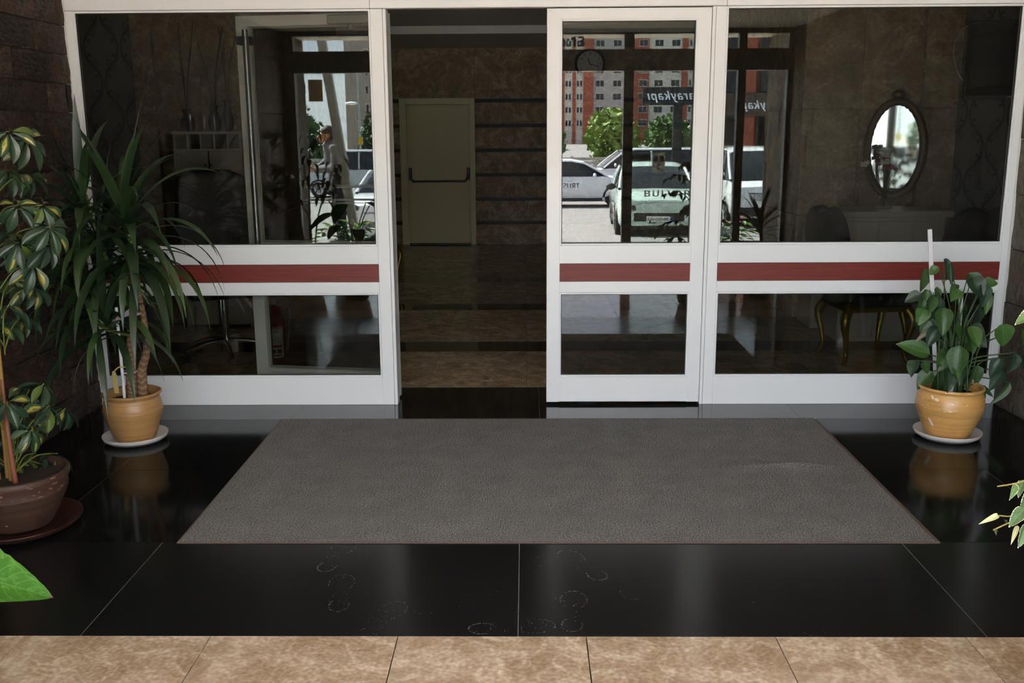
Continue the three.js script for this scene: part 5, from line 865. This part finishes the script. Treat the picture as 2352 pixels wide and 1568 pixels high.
{
  const r = rng(301), barkM = std({ color: 0x4c3f33, roughness: 0.9 }), gm = [0x4f6e30, 0x6f8a38, 0x3b5a2c, 0x2f4a28].map((c) => std({ color: c, roughness: 0.7, side: THREE.DoubleSide }));
  const spots = [[-15, 46, 2.0, 2.4, 3, 'deep green dense tree at the end of the row past the street lamp'], [-11.4, 44, 1.7, 2.6, 2, 'tallest dark green tree of the row beyond the street lamp'], [-7.4, 47, 1.9, 2.3, 3, 'deep green dense tree standing right behind the street lamp'], [-3.4, 45, 1.8, 2.0, 2, 'dark green leafy tree between the street lamp and the signboard'], [0.6, 45, 1.8, 1.9, 0, 'mid green bushy tree behind the side-on hatchback'], [4.2, 43, 1.7, 2.0, 1, 'yellow green bushy tree behind the signboard'], [8.0, 50, 1.8, 1.8, 0, 'mid green bushy tree between the signboard and the shop']];
  for (const [x, z, rx, ry, m, lb] of spots) {
    const t = thing('street_tree', lb, 'tree', [x, gy(z), z], 0, 'trees behind the car park');
    const c = mesh('foliage', crown(r, rx, ry, 1600, 0.1, 0.24), gm[m], t); c.position.y = 2.2; c.userData.kind = 'stuff';
    mesh('trunk', taperTube([[0, 0, 0], [0.05, 1.2, 0], [0, 2.6, 0.05]], [0.14, 0.1, 0.05], 10, 8), barkM, t);
  }
  const f = thing('slat_fence', 'pale slatted fence along the far edge of the car park', 'fence', [0, gy(38), 38]), fm = std({ color: 0xa8a498, roughness: 0.8 });
  for (let x = -20; x < 6; x += 2) mesh('post', bx(x - 0.05, x + 0.05, 0, 1.5, -0.05, 0.05, 0.01), fm, f);
  for (let k = 0; k < 8; k++) mesh('slat', bx(-20, 4, 0.1 + k * 0.17, 0.24 + k * 0.17, -0.09, -0.055, 0.005), fm, f);
  const l = thing('street_lamp', 'grey street lamp with a small yellow notice on its pole', 'street lamp', [-7.6, gy(38), 40]);
  mesh('pole', taperTube([[0, 0, 0], [0, 2.6, 0], [0, 5.2, 0]], [0.06, 0.05, 0.04], 10, 8), M.aluGrey, l); mesh('arm', tube([[0, 3.75, 0], [-0.2, 3.85, 0]], 0.03, 4, 6), M.aluGrey, l); mesh('lamp_head', sphere(0.2, -0.35, 3.86, 0).scale(1.4, 0.4, 1).translate(0.14, 2.3, 0), M.vinyl, l); mesh('notice', bx(-0.1, 0.14, 2.0, 2.35, -0.08, -0.06, 0.004), std({ color: 0xb89a30 }), l);
}
{ // leaning steel prop under the unseen overhang, plate on the reveal
  const p = thing('steel_prop', 'leaning grey steel prop under the overhang edge', 'post', [-2.23, 0, 7.35]);
  const g = bx(-0.055, 0.055, 0, 2.85, -0.055, 0.055, 0.004); { const q = g.attributes.position; for (let i = 0; i < q.count; i++) q.setX(i, q.getX(i) - 0.135 * q.getY(i)); g.computeVertexNormals(); } mesh('tube', g, M.aluGrey, p); mesh('foot_plate', bx(-0.12, 0.12, 0, 0.012, -0.1, 0.1, 0.002), M.aluGrey, p);
  const s = tag(mesh('notice_plate', bx(-0.16, 0, 0, 0.24, -0.006, 0.006, 0.002), std({ color: 0xcab89a, roughness: 0.7 })), 'small blank beige plate fixed to the entrance reveal', 'plate'); s.position.set(XL + 0.19, 1.9, ZE + 0.012);
}
{ // planters on the landing
  const r = rng(404), pm = std({ color: 0x5e554c, roughness: 0.85 }), lm = [leafMat(leafTex('#5c9430', '#86b45a', 81)), leafMat(leafTex('#3c6a2a', '#5f8a48', 82))], lg = bladeGeo(ovate, { droop: 0.2, fold: 0.3 });
  const planter = (label, x, z, flowers) => {
    const p = thing('planter', label, 'planter', [x, 0, z]);
    mesh('box', merged([bx(-0.4, 0.4, 0, 0.18, -0.16, -0.14, 0.004), bx(-0.4, 0.4, 0, 0.18, 0.14, 0.16, 0.004), bx(-0.4, -0.38, 0, 0.18, -0.14, 0.14, 0.004), bx(0.38, 0.4, 0, 0.18, -0.14, 0.14, 0.004), bx(-0.4, 0.4, 0, 0.02, -0.16, 0.16, 0.004)]), pm, p);
    mesh('soil', bx(-0.38, 0.38, 0.02, 0.15, -0.14, 0.14, 0), M.soil, p);
    for (let k = 0; k < 46; k++) { const sx = rr(r, -0.34, 0.34), a = r() * 6.28, y = rr(r, 0.18, 0.42), m = mesh('leaf', lg, lm[k % 2], p), L = rr(r, 0.08, 0.17); m.position.set(sx, y, rr(r, -0.1, 0.1)); orient(m, V(Math.cos(a), rr(r, -0.1, 0.8), Math.sin(a)), V(-Math.cos(a) * 0.4, 1, -Math.sin(a) * 0.4)); m.scale.set(L * 0.5, L, L); }
    for (let k = 0; k < 9; k++) mesh('stem', tube([[rr(r, -0.3, 0.3), 0.14, 0], [rr(r, -0.3, 0.3), 0.3, 0.02], [rr(r, -0.3, 0.3), 0.42, 0]], 0.004, 8, 5), lm[1], p);
    if (flowers) { const fm = std({ color: 0xd0607a, roughness: 0.7 }); for (let k = 0; k < 9; k++) { const g = []; for (let q = 0; q < 6; q++) { const s = sphere(0.016, 0, 0, 0, 7, 5); s.scale(1.2, 0.4, 0.8); s.rotateY(q); s.translate(Math.cos(q) * 0.016, 0, Math.sin(q) * 0.016); g.push(s); } const m = mesh('bloom', merged(g), fm, p); m.position.set(rr(r, -0.3, 0.3), rr(r, 0.42, 0.56), rr(r, -0.1, 0.1)); } }
  };
  planter('stone planter of bright green leaves on the sunlit landing', -2.3, 6.75, false);
  planter('stone planter with pink flowers on the sunlit landing', 2.62, 6.75, true);
}
// ------------------------------------------------------------------ the man outside: head bent, hands before him
{
  const capsule = (a, b, ra, rb) => { const [ax, ay, az] = a, dx = b[0] - ax, dy = b[1] - ay, dz = b[2] - az, l2 = dx * dx + dy * dy + dz * dz; return (p) => { const x = p.x - ax, y = p.y - ay, z = p.z - az, t = clamp((x * dx + y * dy + z * dz) / l2); return Math.hypot(x - dx * t, y - dy * t, z - dz * t) - lerp(ra, rb, t); }; };
  const smin = (a, b, k) => { const h = clamp(0.5 + 0.5 * (b - a) / k); return lerp(b, a, h) - k * h * (1 - h); };
  const skin = (list, cx, cy, cz, half, res, k, grow = 0) => {
    const mc = new MarchingCubes(res, new THREE.MeshBasicMaterial(), false, false, 60000), p = V(0, 0, 0); mc.isolation = 0;
    for (let z = 0; z < res; z++) for (let y = 0; y < res; y++) for (let x = 0; x < res; x++) { p.set(cx + (x / res * 2 - 1) * half, cy + (y / res * 2 - 1) * half, cz + (z / res * 2 - 1) * half); let d = 1e3; for (const f of list) d = smin(d, f(p), k); mc.field[x + y * res + z * res * res] = -(d - grow) / half; }
    mc.update(); const n = mc.count, g = new THREE.BufferGeometry(), P = new Float32Array(n * 3);
    for (let i = 0; i < n; i++) { P[3 * i] = cx + mc.positionArray[3 * i] * half; P[3 * i + 1] = cy + mc.positionArray[3 * i + 1] * half; P[3 * i + 2] = cz + mc.positionArray[3 * i + 2] * half; }
    g.setAttribute('position', new THREE.BufferAttribute(P, 3)); const N = mc.normalArray.slice(0, n * 3); g.setAttribute('normal', new THREE.BufferAttribute(N, 3)); return g;
  };
  const man = thing('person', 'man in grey sweater and dark trousers, head bent over his hands', 'person', [-2.56, 0, 7.95], -1.9);
  // stands facing +z in his own axes
  const legs = [capsule([0.1, 0.9, 0], [0.11, 0.48, 0.02], 0.1, 0.062), capsule([0.11, 0.48, 0.02], [0.11, 0.09, -0.02], 0.062, 0.045), capsule([-0.1, 0.9, 0], [-0.11, 0.48, 0.02], 0.1, 0.062), capsule([-0.11, 0.48, 0.02], [-0.11, 0.09, -0.02], 0.062, 0.045), capsule([-0.06, 0.94, 0], [0.06, 0.94, 0], 0.115, 0.115)];
  const feet = [capsule([0.11, 0.045, -0.04], [0.12, 0.04, 0.15], 0.045, 0.04), capsule([-0.11, 0.045, -0.04], [-0.12, 0.04, 0.15], 0.045, 0.04)];
  const torso = [capsule([0, 0.98, 0], [0, 1.2, 0.03], 0.13, 0.14), capsule([0, 1.2, 0.03], [0, 1.34, 0.07], 0.14, 0.12), capsule([-0.14, 1.34, 0.06], [0.14, 1.34, 0.06], 0.07, 0.07)];
  const arms = [1, -1].flatMap((s) => [capsule([s * 0.18, 1.34, 0.06], [s * 0.24, 1.08, 0.08], 0.058, 0.046), capsule([s * 0.24, 1.08, 0.08], [s * 0.07, 1.06, 0.3], 0.045, 0.033)]);
  const hands = [1, -1].flatMap((s) => [capsule([s * 0.07, 1.06, 0.3], [s * 0.04, 1.07, 0.36], 0.03, 0.03), ...[0, 1, 2, 3].map((k) => capsule([s * 0.045, 1.045 + k * 0.018, 0.38], [s * (0.01 + k * 0.002), 1.05 + k * 0.017, 0.43 - Math.abs(k - 1.5) * 0.008], 0.009, 0.008)), capsule([s * 0.06, 1.09, 0.34], [s * 0.03, 1.115, 0.38], 0.01, 0.008)]);
  const head = [capsule([0, 1.4, 0.09], [0, 1.47, 0.13], 0.05, 0.05), capsule([0, 1.54, 0.14], [0, 1.5, 0.18], 0.088, 0.07), capsule([0, 1.47, 0.23], [0, 1.455, 0.215], 0.03, 0.034), capsule([0, 1.51, 0.25], [0, 1.49, 0.262], 0.012, 0.016), capsule([0.088, 1.52, 0.14], [0.09, 1.5, 0.14], 0.018, 0.014), capsule([-0.088, 1.52, 0.14], [-0.09, 1.5, 0.14], 0.018, 0.014)];
  const skinM = std({ color: 0xa87a60, roughness: 0.55 });
  const bodyG = mergeGeometries([skin([...legs, ...torso, ...arms, head[0]], 0, 0.8, 0.05, 0.85, 80, 0.05, -0.012), skin(hands, 0, 1.07, 0.34, 0.14, 46, 0.008), skin(head, 0, 1.5, 0.15, 0.19, 56, 0.02)]);
  const body = mesh('body', bodyG, skinM, man);
  mesh('sweater', skin([...torso, ...arms], 0, 1.15, 0.1, 0.45, 60, 0.05, 0.012), std({ color: 0x6c6c74, roughness: 0.9 }), man);
  mesh('trousers', skin(legs, 0, 0.55, 0, 0.58, 60, 0.04, 0.014), std({ color: 0x1e222e, roughness: 0.85 }), man);
  mesh('shoe', skin([feet[0]], 0.11, 0.05, 0.05, 0.18, 30, 0.02), M.blackTrim, man); mesh('shoe', skin([feet[1]], -0.11, 0.05, 0.05, 0.18, 30, 0.02), M.blackTrim, man);
  mesh('hair', skin([capsule([0, 1.56, 0.125], [0, 1.555, 0.135], 0.093, 0.09), capsule([0, 1.52, 0.09], [0, 1.5, 0.09], 0.07, 0.06)], 0, 1.55, 0.12, 0.18, 40, 0.02), std({ color: 0x14110f, roughness: 0.7 }), man);
  for (const s of [-1, 1]) mesh('eye', sphere(0.011, s * 0.03, 1.518, 0.243, 10, 8), M.blackTrim, man);
  mesh('mouth', bx(-0.024, 0.024, 1.466, 1.472, 0.238, 0.252, 0.002), std({ color: 0x7a4a42 }), man);
}
renderer.render(scene, camera);
